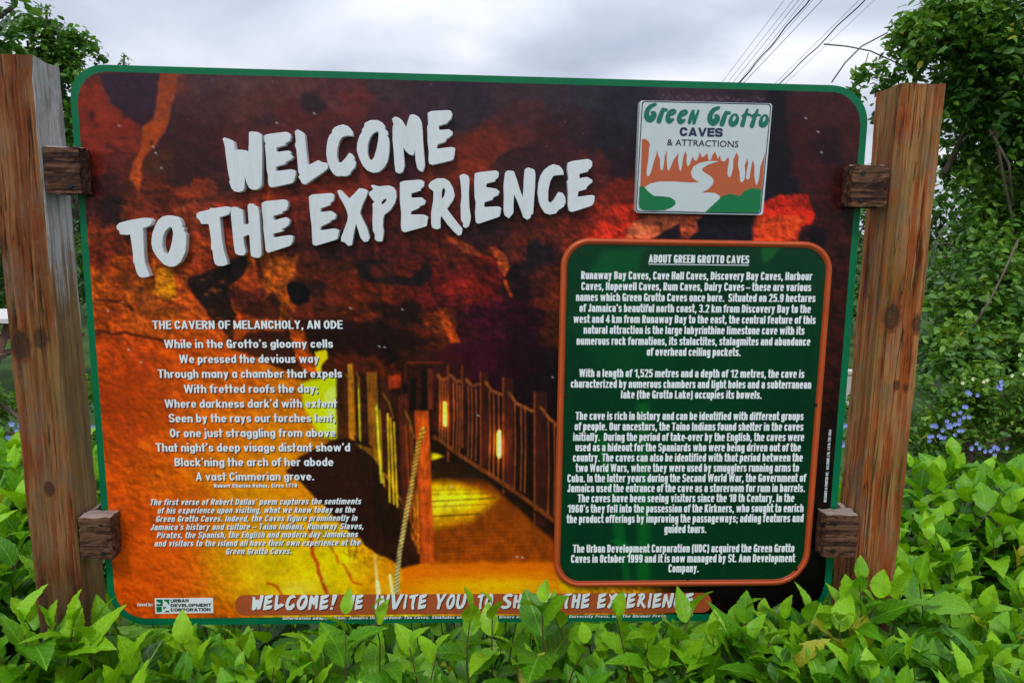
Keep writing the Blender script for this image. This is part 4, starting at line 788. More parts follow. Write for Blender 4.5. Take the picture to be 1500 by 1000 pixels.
class Face:
    def __init__(s, S, H, X, w, cw, n, gap, single=False): s.S, s.H, s.X, s.w, s.cw, s.n, s.gap, s.single = S, H, X, w, cw, n, gap, single; s.cache = {}
    def glyph(s, ch):
        S, H, X, n = s.S, s.H, s.X, s.n; D = .24; out = []; up = ch.isupper() or ch.isdigit() or ch == '&'
        w = s.cw if up else s.w; T_ = 1.0 if up else X; xl, xr, yb, yt = S, w - S, H, T_ - H; c = w / 2; m = T_ / 2; sing = s.single
        def arc(x0, x1, y0, y1, a0, a1, k=22):
            P_ = []
            for a in np.linspace(math.radians(a0), math.radians(a1), k):
                ca, sa = math.cos(a), math.sin(a); P_.append(((x0 + x1) / 2 + (x1 - x0) / 2 * math.copysign(abs(ca) ** (2 / n), ca), (y0 + y1) / 2 + (y1 - y0) / 2 * math.copysign(abs(sa) ** (2 / n), sa), S, H))
            out.append((P_, 2.6, None, None))
        def ln(*p): out.append(([(a, b, S, H) for a, b in p], 7, None, None))
        def dg(lo, hi, *p, k=.92): out.append(([(a, b, S * k, S * k) for a, b in p], 2, lo, hi))
        def ring(x0, x1, y0, y1): arc(x0, x1, y0, y1, 0, 360, 40)
        R_h = min(.30 * (T_ if not up else .9), (xr - xl) * .6 + .1)
        if ch == 'a' and not sing: arc(xl, xr, yt - .34, yt, 160, 0); ln((xr, yt - .17), (xr, H)); arc(xl, xr + .02, yb, X * .60, 75, 330)
        elif ch == 'a': ring(xl, xr, yb, yt); ln((xr, H), (xr, yt))
        elif ch == 'b': ln((xl, H), (xl, 1 - H)); ring(xl, xr, yb, yt)
        elif ch == 'c': w *= .92; xr = w - S; arc(xl, xr, yb, yt, 35, 325)
        elif ch == 'd': ln((xr, H), (xr, 1 - H)); ring(xl, xr, yb, yt)
        elif ch == 'e': arc(xl, xr, yb, yt, 0, 308, 34); out.append(([(xl, m - .01, S, H * .72), (xr, m - .01, S, H * .72)], 7, None, None))
        elif ch == 'f': w = .62 * s.w + .02; x = w * .42; ln((x, H), (x, .8)); arc(x, x + w * .95, .62, 1 - H, 180, 88); ln((S * .4, yt), (w - S * .7, yt)); w += .0
        elif ch == 'g': ring(xl, xr, yb + .02, yt); ln((xr, yt), (xr, 0)); arc(xl, xr, -D + H, .16, 0, -150)
        elif ch == 'h': ln((xl, H), (xl, 1 - H)); arc(xl, xr, yt - R_h * 2, yt, 180, 0); ln((xr, H), (xr, yt - R_h))
        elif ch == 'i': w = 2 * S; ln((S, H), (S, yt)); ln((S, .93), (S, 1 - H * .8))
        elif ch == 'j': w = 2 * S + .02; ln((S + .02, -D + .14), (S + .02, yt)); ln((S + .02, .93), (S + .02, 1 - H * .8)); arc(-.14, S + .02, -D + H, .06, 0, -80)
        elif ch == 'k': w *= 1.02; ln((xl, H), (xl, 1 - H)); dg(0, X, (xl + S * .5, X * .36), (w - S, X + .05)); dg(0, X, (xl + (w - xl) * .32, X * .52), (w - S * .8, -.05))
        elif ch == 'l': w = 2 * S; ln((S, H), (S, 1 - H))
        elif ch == 'm':
            w = s.w * 1.62; xr = w - S; c = w / 2; ln((xl, H), (xl, yt)); arc(xl, c, yt - R_h * 1.7, yt, 180, 0); arc(c, xr, yt - R_h * 1.7, yt, 180, 0); ln((c, H), (c, yt - R_h * .8)); ln((xr, H), (xr, yt - R_h * .8))
        elif ch == 'n': ln((xl, H), (xl, yt)); arc(xl, xr, yt - R_h * 2, yt, 180, 0); ln((xr, H), (xr, yt - R_h))
        elif ch == 'o': ring(xl, xr, yb, yt)
        elif ch == 'p': ln((xl, -D + H), (xl, yt)); ring(xl, xr, yb, yt)
        elif ch == 'q': ln((xr, -D + H), (xr, yt)); ring(xl, xr, yb, yt)
        elif ch == 'r': w *= .72; ln((xl, H), (xl, yt)); arc(xl, w + .06, yt - R_h * 1.8, yt, 180, 78)
        elif ch == 's': w *= .90; xr = w - S; arc(xl, xr, m, yt, 25, 270); arc(xl, xr, yb, m, 90, -155)
        elif ch == 't':
            w = .66 * s.w; x = w * .42; ln((x, H if sing else .2), (x, .98 if not sing else 1 - H)); ln((S * .4, yt), (w - S * .5, yt))
            if not sing: arc(x, x + w * .95, yb, .40, 180, 272)
        elif ch == 'u': ln((xr, H), (xr, yt)); arc(xl, xr, yb, yb + R_h * 2, 180, 360); ln((xl, yt), (xl, yb + R_h))
        elif ch == 'v': w *= 1.02; dg(0, X, (S * .85, X + .05), (w / 2, .02)); dg(0, X, (w - S * .85, X + .05), (w / 2, .02))
        elif ch == 'w':
            w = s.w * 1.55
            for a, b in ((S * .85, w * .29), (w / 2, w * .29), (w / 2, w * .71), (w - S * .85, w * .71)): dg(0, X, (a, X + .03), (b, .0), k=.82)
        elif ch == 'x': dg(0, X, (S, X + .05), (w - S, -.05)); dg(0, X, (S, -.05), (w - S, X + .05))
        elif ch == 'y': dg(-D, X, (S * .85, X + .05), (w / 2 + .02, .04)); dg(-D, X, (w - S * .85, X + .05), (w * .28, -D - .02))
        elif ch == 'z': ln((S, yt), (w - S, yt)); ln((S, yb), (w - S, yb)); dg(0, X, (w - S, yt), (S, yb), k=.8)
        elif ch == 'A': w *= 1.1; dg(0, 1, (S * .8, -.05), (w / 2, 1.0)); dg(0, 1, (w - S * .8, -.05), (w / 2, 1.0)); ln((w * .3, .26), (w * .7, .26))
        elif ch == 'B': ln((xl, yb), (xl, yt)); arc(xl - (xr - xl), xr, .52, yt, 90, -90); arc(xl - (xr - xl), xr, yb, .52, 90, -90)
        elif ch == 'C': arc(xl, xr, yb, yt, 32, 328, 34)
        elif ch == 'D': ln((xl, yb), (xl, yt)); arc(xl - (xr - xl), xr, yb, yt, 90, -90, 34)
        elif ch in 'EFL':
            w *= .84; xr = w - S * .6; ln((xl, yb), (xl, yt))
            if ch != 'F': ln((xl, yb), (xr, yb))
            if ch != 'L': ln((xl, yt), (xr, yt)); ln((xl, m + .02), (xr - .03, m + .02))
        elif ch == 'G': arc(xl, xr, yb, yt, 32, 345, 34); ln((xr, H), (xr, m - .04)); ln((c + .02, m - .04), (xr, m - .04))
        elif ch == 'H': ln((xl, yb), (xl, yt)); ln((xr, yb), (xr, yt)); ln((xl, m), (xr, m))
        elif ch == 'I': w = 2 * S; ln((S, yb), (S, yt))
        elif ch == 'J': w *= .8; xr = w - S; ln((xr, .3), (xr, yt)); arc(xl, xr, yb, .5, 0, -170)
        elif ch == 'K': w *= 1.05; ln((xl, yb), (xl, yt)); dg(0, 1, (xl + S * .4, .36), (w - S, 1.05)); dg(0, 1, (xl + (w - xl) * .3, .56), (w - S * .7, -.05))
        elif ch == 'M': w *= 1.3; xr = w - S; ln((xl, yb), (xl, yt)); ln((xr, yb), (xr, yt)); dg(0, 1, (xl, 1.0), (w / 2, .12), k=.8); dg(0, 1, (xr, 1.0), (w / 2, .12), k=.8)
        elif ch == 'N': ln((xl, yb), (xl, yt)); ln((xr, yb), (xr, yt)); dg(0, 1, (xl, 1.0), (xr, 0), k=.85)
        elif ch in 'O0': w *= (1 if ch == 'O' else .96); xr = w - S; arc(xl, xr, yb, yt, 0, 360, 44)
        elif ch == 'P': ln((xl, yb), (xl, yt)); arc(xl - (xr - xl), xr, .42, yt, 90, -90)
        elif ch == 'R': ln((xl, yb), (xl, yt)); arc(xl - (xr - xl), xr, .46, yt, 90, -90); dg(0, 1, (c, .46), (w - S * .8, -.05))
        elif ch == 'S': arc(xl, xr, m, yt, 22, 270, 26); arc(xl, xr, yb, m, 90, -158, 26)
        elif ch == 'T': w *= .95; ln((w / 2, yb), (w / 2, yt)); ln((S * .6, yt), (w - S * .6, yt))
        elif ch == 'U': arc(xl, xr, yb, yb + .5, 180, 360, 30); ln((xl, yb + .25), (xl, yt)); ln((xr, yb + .25), (xr, yt))
        elif ch == 'V': w *= 1.08; dg(0, 1, (S * .8, 1.05), (w / 2, .02)); dg(0, 1, (w - S * .8, 1.05), (w / 2, .02))
        elif ch == 'W':
            w *= 1.6
            for a, b in ((S * .8, w * .28), (w / 2, w * .28), (w / 2, w * .72), (w - S * .8, w * .72)): dg(0, 1, (a, 1.02), (b, .0), k=.85)
        elif ch == 'X': dg(0, 1, (S, 1.05), (w - S, -.05)); dg(0, 1, (S, -.05), (w - S, 1.05))
        elif ch == 'Y': w *= 1.05; dg(0, 1, (S * .8, 1.05), (w / 2, .48)); dg(0, 1, (w - S * .8, 1.05), (w / 2, .48)); ln((w / 2, yb), (w / 2, .5))
        elif ch == '1': w = .30 + S; ln((w - S, yb), (w - S, yt)); dg(0, 1, (w - S, .98), (S * .6, .76), k=.75)
        elif ch == '2': arc(xl, xr, .50, yt, 165, -30); dg(0, 1, (xr - .01, .60), (xl, .08), k=.85); ln((xl, yb), (xr, yb))
        elif ch == '3': arc(xl, xr, m + .02, yt, 155, -90); arc(xl, xr, yb, m + .02, 90, -155)
        elif ch == '4': ln((xr - .06, yb), (xr - .06, yt)); dg(0, 1, (xr - .08, .98), (xl * .8, .30), k=.7); ln((xl * .8, .27), (w - S * .3, .27))
        elif ch == '5': ln((xl, .55), (xl, yt)); ln((xl, yt), (xr, yt)); arc(xl, xr, yb, .62, 130, -155)
        elif ch == '6': ring(xl, xr, yb, .60); arc(xl, xr, .05, yt, 40, 185)
        elif ch == '7': ln((xl, yt), (xr, yt)); dg(0, 1, (xr, yt), (c - .02, -.05), k=.9)
        elif ch == '8': ring(xl + .01, xr - .01, m, yt); ring(xl, xr, yb, m + .02)
        elif ch == '9': ring(xl, xr, .40, yt); arc(xl, xr, yb, .95, 5, -140)
        elif ch == '.': w = 2 * S; ln((S, H), (S, H + .03))
        elif ch == ',': w = 2 * S; ln((S, H), (S, H + .03)); dg(-.2, 1, (S + .02, .05), (S - .03, -.12), k=.6)
        elif ch == ':': w = 2 * S; ln((S, H), (S, H + .03)); ln((S, .5), (S, .53))
        elif ch == ';': w = 2 * S; ln((S, .52), (S, .55)); ln((S, H), (S, H + .03)); dg(-.2, 1, (S + .02, .05), (S - .03, -.12), k=.6)
        elif ch == '\u2019': w = 2 * S; ln((S, .90), (S, .93)); dg(.5, 1, (S + .02, .9), (S - .03, .76), k=.6)
        elif ch == '-': w = .26; ln((.05, .36), (.21, .36))
        elif ch == '\u2013': w = .42; ln((.04, .36), (.38, .36))
        elif ch == '(': w = .26; arc(S, S + .36, -.16, 1.02, 130, 230)
        elif ch == ')': w = .26; arc(w - S - .36, w - S, -.16, 1.02, 50, -50)
        elif ch == '&': ring(xl + .04, xr - .08, .55, yt); ring(xl, xr - .04, yb, .56); dg(0, 1, (c, .5), (w, -.03), k=.8)
        else: return None
        v, f = fill_field(out, -.25, w + .25, -.36, 1.12, .028 if up else .025)
        return v, f, w
    def text(s, body, bold=0, shear=0):
        x = 0; V = []; Fc = []
        for ch in body:
            if ch == ' ': x += s.gap * 2.2 + s.w * .16; continue
            if ch not in s.cache: s.cache[ch] = s.glyph(ch)
            g_ = s.cache[ch]
            if g_ is None: continue
            v, f, w = g_; n_ = sum(len(q) for q in V); q = v.copy(); q[:, 0] += x + shear * q[:, 1]; V.append(q); Fc += [tuple(i + n_ for i in p) for p in f]; x += w + s.gap
        return np.concatenate(V), Fc
COND = Face(.098, .070, .78, .43, .46, 3.0, .062); FUTU = Face(.100, .070, .70, .57, .62, 2.1, .085, True); WIDE = Face(.15, .115, .75, .95, 1.02, 2.5, .10)
FUTS = Face(.135, .11, .72, .60, .66, 2.1, .13, True); ITAL = Face(.092, .07, .76, .46, .50, 2.6, .10)

# --- lettering helpers
def glyph_text(body, bold=0.0, shear=0.0):
    cu = bpy.data.curves.new('tmp', 'FONT'); cu.body = body; cu.size = 1; cu.offset = bold; cu.resolution_u = 2; cu.fill_mode = 'FRONT'; cu.shear = shear
    o = bpy.data.objects.new('tmp', cu); COL.objects.link(o)
    dg = bpy.context.evaluated_depsgraph_get(); me = bpy.data.meshes.new_from_object(o.evaluated_get(dg))
    v = np.zeros(len(me.vertices) * 3); me.vertices.foreach_get('co', v); v = v.reshape(-1, 3)[:, :2].copy(); f = [tuple(p.vertices) for p in me.polygons]
    bpy.data.meshes.remove(me); bpy.data.objects.remove(o); bpy.data.curves.remove(cu)
    return v, f
CAP = glyph_text('H')[0][:, 1].max()
def put_text(name, body, xl, xr, yl, yr, cap, Y, mat, parent, bold=.02, shear=0, shadow=None, vertical=False, face=None):
    """baseline from (xl, yl) to (xr, yr) in pixels; cap height in pixels"""
    layers = []
    def one(bold, dx, dy, Yp):
        v, f = face.text(body, 0, shear) if face else glyph_text(body, bold, shear)
        x0 = v[:, 0].min(); x1 = v[:, 0].max(); u = (v[:, 0] - x0) / (x1 - x0); h = v[:, 1] / (1 if face else CAP) * cap
        if vertical: bx = xl + (xr - xl) * u - h; by = yl + (yr - yl) * u
        else:
            bx = xl + (xr - xl) * u; by = yl + (yr - yl) * u - h; bx = bx + (bx - 680) / 7000 * h
        return unp(bx + dx, by + dy, Yp), f
    mi = []; V = []; Fc = []
    if shadow:
        p, f = one(bold + .018, shadow[0], shadow[1], Y + .0003); V += list(p); Fc += f; mi += [1] * len(f)
    p, f = one(bold, 0, 0, Y); n = len(V); V += list(p); Fc += [tuple(i + n for i in q) for q in f]; mi += [0] * len(f)
    me = mesh(name, V, Fc, mi)
    return link(name, me, [mat] + ([M['shadow_print']] if shadow else []), parent)

# --- poem and notes printed on the sheet
def Zp(x): return 180 + .38 * x
def Zq(y): return 450 + .38 * y
POEM = [("THE CAVERN OF MELANCHOLY, AN ODE", 114, 848, 84, 13), ("While in the Grotto\u2019s gloomy cells", 160, 810, 157, 13), ("We pressed the devious way", 218, 756, 215, 13),
 ("Through many a chamber that expels", 135, 845, 272, 13), ("With fretted roofs the day;", 236, 752, 330, 13), ("Where darkness dark\u2019d with extent", 162, 828, 387, 13),
 ("Seen by the rays our torches lent,", 178, 820, 443, 13), ("Or one just straggling from above", 182, 820, 500, 13), ("That night\u2019s deep visage distant show\u2019d", 127, 876, 556, 13),
 ("Black\u2019ning the arch of her abode", 200, 812, 612, 13), ("A vast Cimmerian grove.", 282, 737, 667, 12.5)]
for b_, x0, x1, y, c in POEM: put_text('poem_line', b_, Zp(x0), Zp(x1), Zq(y), Zq(y) - .5, c - .6, -.0016, M['white_print'], sheet, 0, 0, (1.3, 1.3), face=FUTU)
put_text('credit_line', "Robert Charles Dallas, Circa 1778", Zp(352), Zp(672), Zq(694), Zq(693), 5.6, -.0016, M['white_print'], sheet, 0, 0, (.8, .8), face=FUTS)
for b_, x0, x1, y in (("The first verse of Robert Dallas\u2019 poem captures the sentiments", 107, 920, 762), ("of his experience upon visiting, what we know today as the", 134, 897, 794),
 ("Green Grotto Caves. Indeed, the Caves figure prominently in", 128, 905, 826), ("Jamaica\u2019s history and culture \u2013 Taino Indians, Runaway Slaves,", 107, 927, 858),
 ("Pirates, the Spanish, the English and modern day Jamaicans", 130, 908, 889), ("and visitors to the island all have their own experience at the", 122, 917, 921), ("Green Grotto Caves.", 397, 650, 951)):
    put_text('note_line', b_, Zp(x0), Zp(x1), Zq(y), Zq(y) - (x1 - x0) / 813 * 1.6, 8.8, -.0016, M['white_print'], sheet, 0, .24, (1.0, 1.0), face=ITAL)
put_text('credit_line', "DESIGNED & PRINTED BY:  ALLSIGNS LTD. 1-876-755-1554", 1210.5, 1218, 735, 629, 3.8, -.0016, M['white_print'], sheet, 0, vertical=True, face=ITAL)
put_text('credit_line', "Owned by:", 201, 224, 887.5, 887, 5, -.0016, M['white_print'], sheet, 0, .2, face=FUTS)
put_text('credit_line', "Information adapted from: Jamaica Underground: The Caves, Sinkholes and Underground Rivers of the Island 1997 by University Press, and The Gleaner Press.", 414, 977, 907, 903.5, 4, -.0016, M['white_print'], sheet, 0, .15, (.7, .7), face=ITAL)
# owner's logo plate (flat print)
def flat(name, pts, mat, Y, parent):
    w3 = unp([p[0] for p in pts], [p[1] for p in pts], Y); loops = [[(p[0], p[2]) for p in w3]]
    me = curve_mesh(loops, 0, 0); me.transform(Matrix(((1, 0, 0, 0), (0, 0, -1, Y), (0, 1, 0, 0), (0, 0, 0, 1)))); me.name = name; me.materials.clear()
    return link(name, me, mat, parent)
lg = flat('owner_logo', [(226.5, 875.5), (312, 875), (312.5, 897), (227.5, 898.5)], M['white_print'], -.0015, sheet)
for q in ([(229, 877.5), (235, 877.4), (235, 882), (232, 882), (229, 880)], [(229, 888), (237, 887.6), (237, 895.5), (229.6, 896)], [(240, 877.4), (248, 877.2), (248, 886.5), (245, 882), (240, 879)], [(239, 888.5), (244, 888), (240.5, 892), (239, 891)], [(241, 896.4), (248, 896), (248, 894), (243, 893.5)], [(235, 877.4), (238.5, 877.4), (238.5, 887), (229, 887), (229, 884), (235, 884)]):
    flat('logo_mark', q, M['logo_green'], -.0019, sheet)
for k, (t_, e) in enumerate((("URBAN", 276.5), ("DEVELOPMENT", 310), ("CORPORATION", 308.5))):
    put_text('logo_lettering', t_, 250, e, 882.0 + k * 6.6, 881.4 + k * 6.6, 4.9, -.0019, M['shadow_print'], sheet, face=WIDE)
# banner
bn = flat('banner', rrect([(344, 871), (1042, 867.5), (1042.5, 896.5), (345, 901)], 13.5, 8), M['banner'], -.0014, sheet)
GX = {'A': [[(0, 0), (.22, 0), (.30, .28), (.52, .30), (.56, 0), (.78, .02), (.62, 1), (.36, 1), (.10, .4)], [(.34, .46), (.50, .47), (.47, .80), (.44, .80)]],
 'S': [[(.02, .1), (.2, 0), (.5, .04), (.66, .2), (.66, .42), (.5, .55), (.28, .68), (.34, .82), (.6, .78), (.7, .9), (.5, 1), (.22, .98), (.04, .8), (.06, .6), (.3, .45), (.42, .32), (.38, .2), (.2, .2), (.05, .24)]],
 'U': [[(.02, 1), (.24, .98), (.24, .4), (.32, .22), (.42, .24), (.5, .45), (.52, 1), (.74, 1), (.74, .4), (.62, .1), (.4, 0), (.18, .06), (.04, .3)]],
 'V': [[(.0, 1), (.22, .98), (.38, .38), (.56, 1), (.8, 1), (.5, .05), (.3, 0), (.22, .1)]],
 'Y': [[(.0, 1), (.22, 1), (.36, .62), (.54, 1), (.78, 1), (.48, .42), (.44, 0), (.22, .02), (.24, .42)]],
 '!': [[(.1, .3), (.24, .3), (.34, .95), (.3, 1), (.08, 1), (.06, .95)], [(.08, .16), (.16, .2), (.24, .14), (.22, .02), (.12, 0), (.06, .06)]]}
def norm(loops):
    a = np.concatenate([np.array(l) for l in loops]); lo = a.min(0); hgt = a.max(0)[1] - lo[1]
    return [[((x - lo[0]) / hgt, (z - lo[1]) / hgt) for x, z in l] for l in loops]
for ch in GL: GX[ch] = norm(GL[ch])
def banner_word(word, xl, xr):
    adv = 0; items = []
    for ch in word:
        lp = GX[ch]; a = np.concatenate([np.array(l) for l in lp]); wd = a[:, 0].max(); items.append((lp, adv)); adv += wd + .07
    adv -= .07; k = (xr - xl - 4) / adv
    for lay, mat, off in ((0, M['shadow_print'], 1.1), (1, M['white_print'], 0)):
        for lp, a0 in items:
            loops = []
            for l in lp:
                base = lambda x: 893.3 - (x - 367) / 649 * 3.2
                px = [xl + k * (a0 + x) + z * 4.5 + off for x, z in l]; py = [base(q) - z * 22.5 + off for q, (x, z) in zip(px, l)]
                w3 = unp(px, py, -.0019 - lay * .0004); loops.append([(p[0], p[2]) for p in w3])
            me = curve_mesh(loops, 0, 0); me.transform(Matrix(((1, 0, 0, 0), (0, 0, -1, -.0019 - lay * .0004), (0, 1, 0, 0), (0, 0, 0, 1)))); me.materials.clear()
            nm = ('letter_shadow', 'banner_letter')[lay]; me.name = nm; link(nm, me, mat, sheet)
for w_, a, b in (("WELCOME!", 366, 494), ("WE", 502, 534), ("INVITE", 547, 627), ("YOU", 635, 684), ("TO", 696, 724), ("SHARE", 733, 812), ("THE", 820, 866), ("EXPERIENCE", 873, 1018)):
    banner_word(w_, a, b)

# --- logo panel
LC = [(937.5, 147.2), (1131.5, 151.8), (1117.5, 315), (931, 311.5)]
YP = -.022
V, Fc = plate(rrect(LC, 4, 3), YP, -.0012); logo = link('logo_panel', mesh('logo_panel', V, Fc), M['logo_white'], sign)
def z3(s): return [(910 + .2 * float(a), 130 + .2 * float(b)) for a, b in (q.split(',') for q in s.split())]
fr = z3("152,90 1100,112 1022,918 106,902"); fi = [(fr[0][0] + 1.3, fr[0][1] + 1.3), (fr[1][0] - 1.3, fr[1][1] + 1.3), (fr[2][0] - 1.3, fr[2][1] - 1.3), (fr[3][0] + 1.3, fr[3][1] - 1.3)]
def ring_flat(name, a, b, mat, Y, parent):
    A = unp([p[0] for p in a], [p[1] for p in a], Y); B = unp([p[0] for p in b], [p[1] for p in b], Y); n = len(a)
    return link(name, mesh(name, list(A) + list(B), [(i, (i + 1) % n, n + (i + 1) % n, n + i) for i in range(n)]), mat, parent)
ring_flat('border_line', rrect(fr, 5, 5), rrect(fi, 4.5, 5), M['logo_navy'], YP - .0004, logo)
flat('cave_wall', z3("152,370 175,368 200,385 210,410 203,440 200,500 192,560 185,610 190,640 205,640 222,600 240,530 258,480 262,445 268,480 282,510 285,570 292,598 305,595 315,540 320,490 333,450 333,520 338,590 350,600 365,565 385,520 420,470 415,520 425,590 437,605 445,570 455,500 470,458 480,480 478,540 485,570 500,560 515,520 525,495 535,520 548,530 565,505 575,465 590,500 605,500 630,470 640,520 655,525 668,490 685,460 700,490 705,515 725,490 730,525 755,535 785,500 790,530 780,580 778,630 790,650 805,640 820,580 822,520 845,465 860,500 855,560 868,620 870,670 880,688 900,670 910,620 905,560 925,510 930,550 920,600 912,655 930,668 940,650 955,560 965,520 975,560 975,640 985,700 995,705 1010,660 1020,570 1045,500 1055,460 1030,745 1022,800 136,800 144,600"), M['logo_orange'], YP - .0005, logo)
flat('river', z3("715,530 640,530 570,545 530,570 510,610 520,650 550,675 575,685 500,688 400,680 280,680 210,695 175,720 150,760 130,885 640,905 700,840 725,801 720,785 690,765 640,760 590,762 640,735 670,700 678,670 660,645 620,620 590,600 600,580 640,555 690,540"), M['logo_white'], YP - .0009, logo)
flat('left_bank', z3("134,715 165,715 200,755 240,785 300,788 360,795 395,820 398,845 370,870 320,888 250,892 160,888 132,872 128,840"), M['logo_green'], YP - .0013, logo)
flat('right_bank', z3("615,903 640,880 700,825 740,785 800,770 870,785 900,750 950,728 1000,728 1028,740 1016,885 1000,910"), M['logo_green'], YP - .0013, logo)
def strokes(name, sts, mat, Y, parent):
    dabs = []
    for st in sts:
        P_ = []
        for i in range(len(st) - 1):
            p0 = np.array(st[max(i - 1, 0)]); p1 = np.array(st[i]); p2 = np.array(st[i + 1]); p3 = np.array(st[min(i + 2, len(st) - 1)])
            for t in np.linspace(0, 1, 6)[:-1]:
                q = .5 * ((2 * p1) + (-p0 + p2) * t + (2 * p0 - 5 * p1 + 4 * p2 - p3) * t * t + (-p0 + 3 * p1 - 3 * p2 + p3) * t ** 3); P_.append((q[0], q[1], q[2] / 2, q[2] / 2))
        P_.append((st[-1][0], st[-1][1], st[-1][2] / 2, st[-1][2] / 2)); dabs.append((P_, 2, None, None))
    v, f = fill_field(dabs, 150, 1100, 90, 300, 3.0)
    return link(name, mesh(name, unp(910 + .2 * v[:, 0], 130 + .2 * v[:, 1], Y), f), mat, parent)
def gee(x, y): return [[(250 + x, 115 + y, 22), (215 + x, 130 + y, 30), (190 + x, 165 + y, 34), (188 + x, 205 + y, 42), (212 + x, 224 + y, 46), (238 + x, 200 + y, 42), (240 + x, 178 + y, 28), (222 + x, 172 + y, 14)]]
def arr(x, y): return [[(306 + x, 152 + y, 26), (292 + x, 190 + y, 34), (276 + x, 236 + y, 36)], [(300 + x, 185 + y, 14), (312 + x, 158 + y, 22), (330 + x, 155 + y, 24)]]
def eee(x, y): return [[(345 + x, 190 + y, 14), (372 + x, 188 + y, 18), (395 + x, 170 + y, 20), (385 + x, 156 + y, 18), (358 + x, 168 + y, 24), (342 + x, 205 + y, 34), (350 + x, 236 + y, 38), (380 + x, 225 + y, 18)]]
def oo(cx_, cy_, rx, ry, wd): return [[(cx_ + rx * math.cos(a) + (-.25) * ry * math.sin(a), cy_ + ry * math.sin(a), wd * (1 + .45 * math.sin(a))) for a in np.linspace(-1.2, 5.3, 11)]]
gg = gee(0, 0) + arr(0, 0) + eee(0, 0) + eee(84, 5) + [[(527, 165, 24), (510, 205, 26), (500, 246, 26)], [(527, 168, 18), (532, 210, 22), (534, 248, 26)], [(534, 246, 20), (550, 205, 20), (566, 160, 16)]]
gg += gee(464, 24) + arr(462, 22) + oo(826, 224, 24, 36, 26) + [[(924, 152, 18), (905, 205, 26), (888, 264, 34)], [(886, 200, 12), (915, 185, 20), (955, 196, 12)], [(998, 156, 18), (978, 210, 26), (958, 270, 34)], [(955, 205, 12), (985, 188, 20), (1020, 196, 12)]] + oo(1046, 230, 22, 36, 26)
strokes('brand_lettering', gg, M['logo_teal'], YP - .0010, logo)
put_text('brand_lettering', "CAVES", 995.5, 1058.5, 199.2, 200.7, 12.8, YP - .0008, M['logo_navy'], logo, face=WIDE)
put_text('brand_lettering', "& ATTRACTIONS", 977, 1081.5, 213, 216, 9.2, YP - .0008, M['shadow_print'], logo, .004)

# --- information panel
PC = [(822.5, 348), (1222, 354.5), (1183, 856.5), (810.5, 860)]
PR = [42, 44, 50, 38]
YI = -.010
V, Fc = plate(rrect(PC, PR, 10), YI, -.0012); info = link('info_panel', mesh('info_panel', V, Fc), M['orange_trim'], sign)
pc = Canvas(805, 340, 425, 530); pc.wx = (vnoise(530, 425, 30, 21, 4) - .5) * 2; pc.wy = (vnoise(530, 425, 30, 22, 4) - .5) * 2
mm = vnoise(530, 425, 90, 23, 4)[..., None]; pc.a = np.array([0, 44, 26.]) * (1 - mm) + np.array([0, 60, 30.]) * mm
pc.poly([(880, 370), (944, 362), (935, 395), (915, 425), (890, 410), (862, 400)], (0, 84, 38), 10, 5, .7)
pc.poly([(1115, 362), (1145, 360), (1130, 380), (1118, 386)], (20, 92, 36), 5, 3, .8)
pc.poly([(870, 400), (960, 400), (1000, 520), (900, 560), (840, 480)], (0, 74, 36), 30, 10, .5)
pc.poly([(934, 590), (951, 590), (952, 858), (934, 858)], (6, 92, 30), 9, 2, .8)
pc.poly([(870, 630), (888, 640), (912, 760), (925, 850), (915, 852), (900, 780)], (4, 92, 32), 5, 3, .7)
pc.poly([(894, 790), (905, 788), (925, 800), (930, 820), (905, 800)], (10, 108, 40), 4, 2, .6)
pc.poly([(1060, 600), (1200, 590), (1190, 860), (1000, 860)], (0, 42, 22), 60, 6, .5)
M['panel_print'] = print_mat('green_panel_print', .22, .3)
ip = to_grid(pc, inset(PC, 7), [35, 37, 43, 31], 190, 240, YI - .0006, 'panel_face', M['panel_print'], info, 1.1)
def trim(c, r, y, rad):
    pts = rrect(c, r, 10); w3 = unp([p[0] for p in pts], [p[1] for p in pts], y); n = len(w3); V = []; Fc = []; m = 8
    for i in range(n):
        t = w3[(i + 1) % n] - w3[i - 1]; t /= np.linalg.norm(t); nr = np.cross(t, [0, 1, 0])
        for k in range(m):
            a = 2 * math.pi * k / m; V.append(w3[i] + nr * math.cos(a) * rad + np.array([0, 1, 0]) * math.sin(a) * rad * .8)
    for i in range(n):
        for k in range(m): Fc.append((i * m + k, i * m + (k + 1) % m, ((i + 1) % n) * m + (k + 1) % m, ((i + 1) % n) * m + k))
    return V, Fc
v, f = trim(inset(PC, 4.2), [38, 40, 46, 34], YI - .001, .0054); link('trim', mesh('trim', v, f), M['orange_trim'], info, True)
v, f = trim(inset(PC, 7.9), [35, 37, 43, 31], YI - .001, .0022); link('trim_bead', mesh('trim_bead', v, f), plain('dark_orange_bead', (.36, .05, .012), .3, .35), info, True)
def i4(a): return 810 + .28 * a
LN = [("ABOUT GREEN GROTTO CAVES", 500, 1026, 340 + .28 * 160, 340 + .28 * 165)]
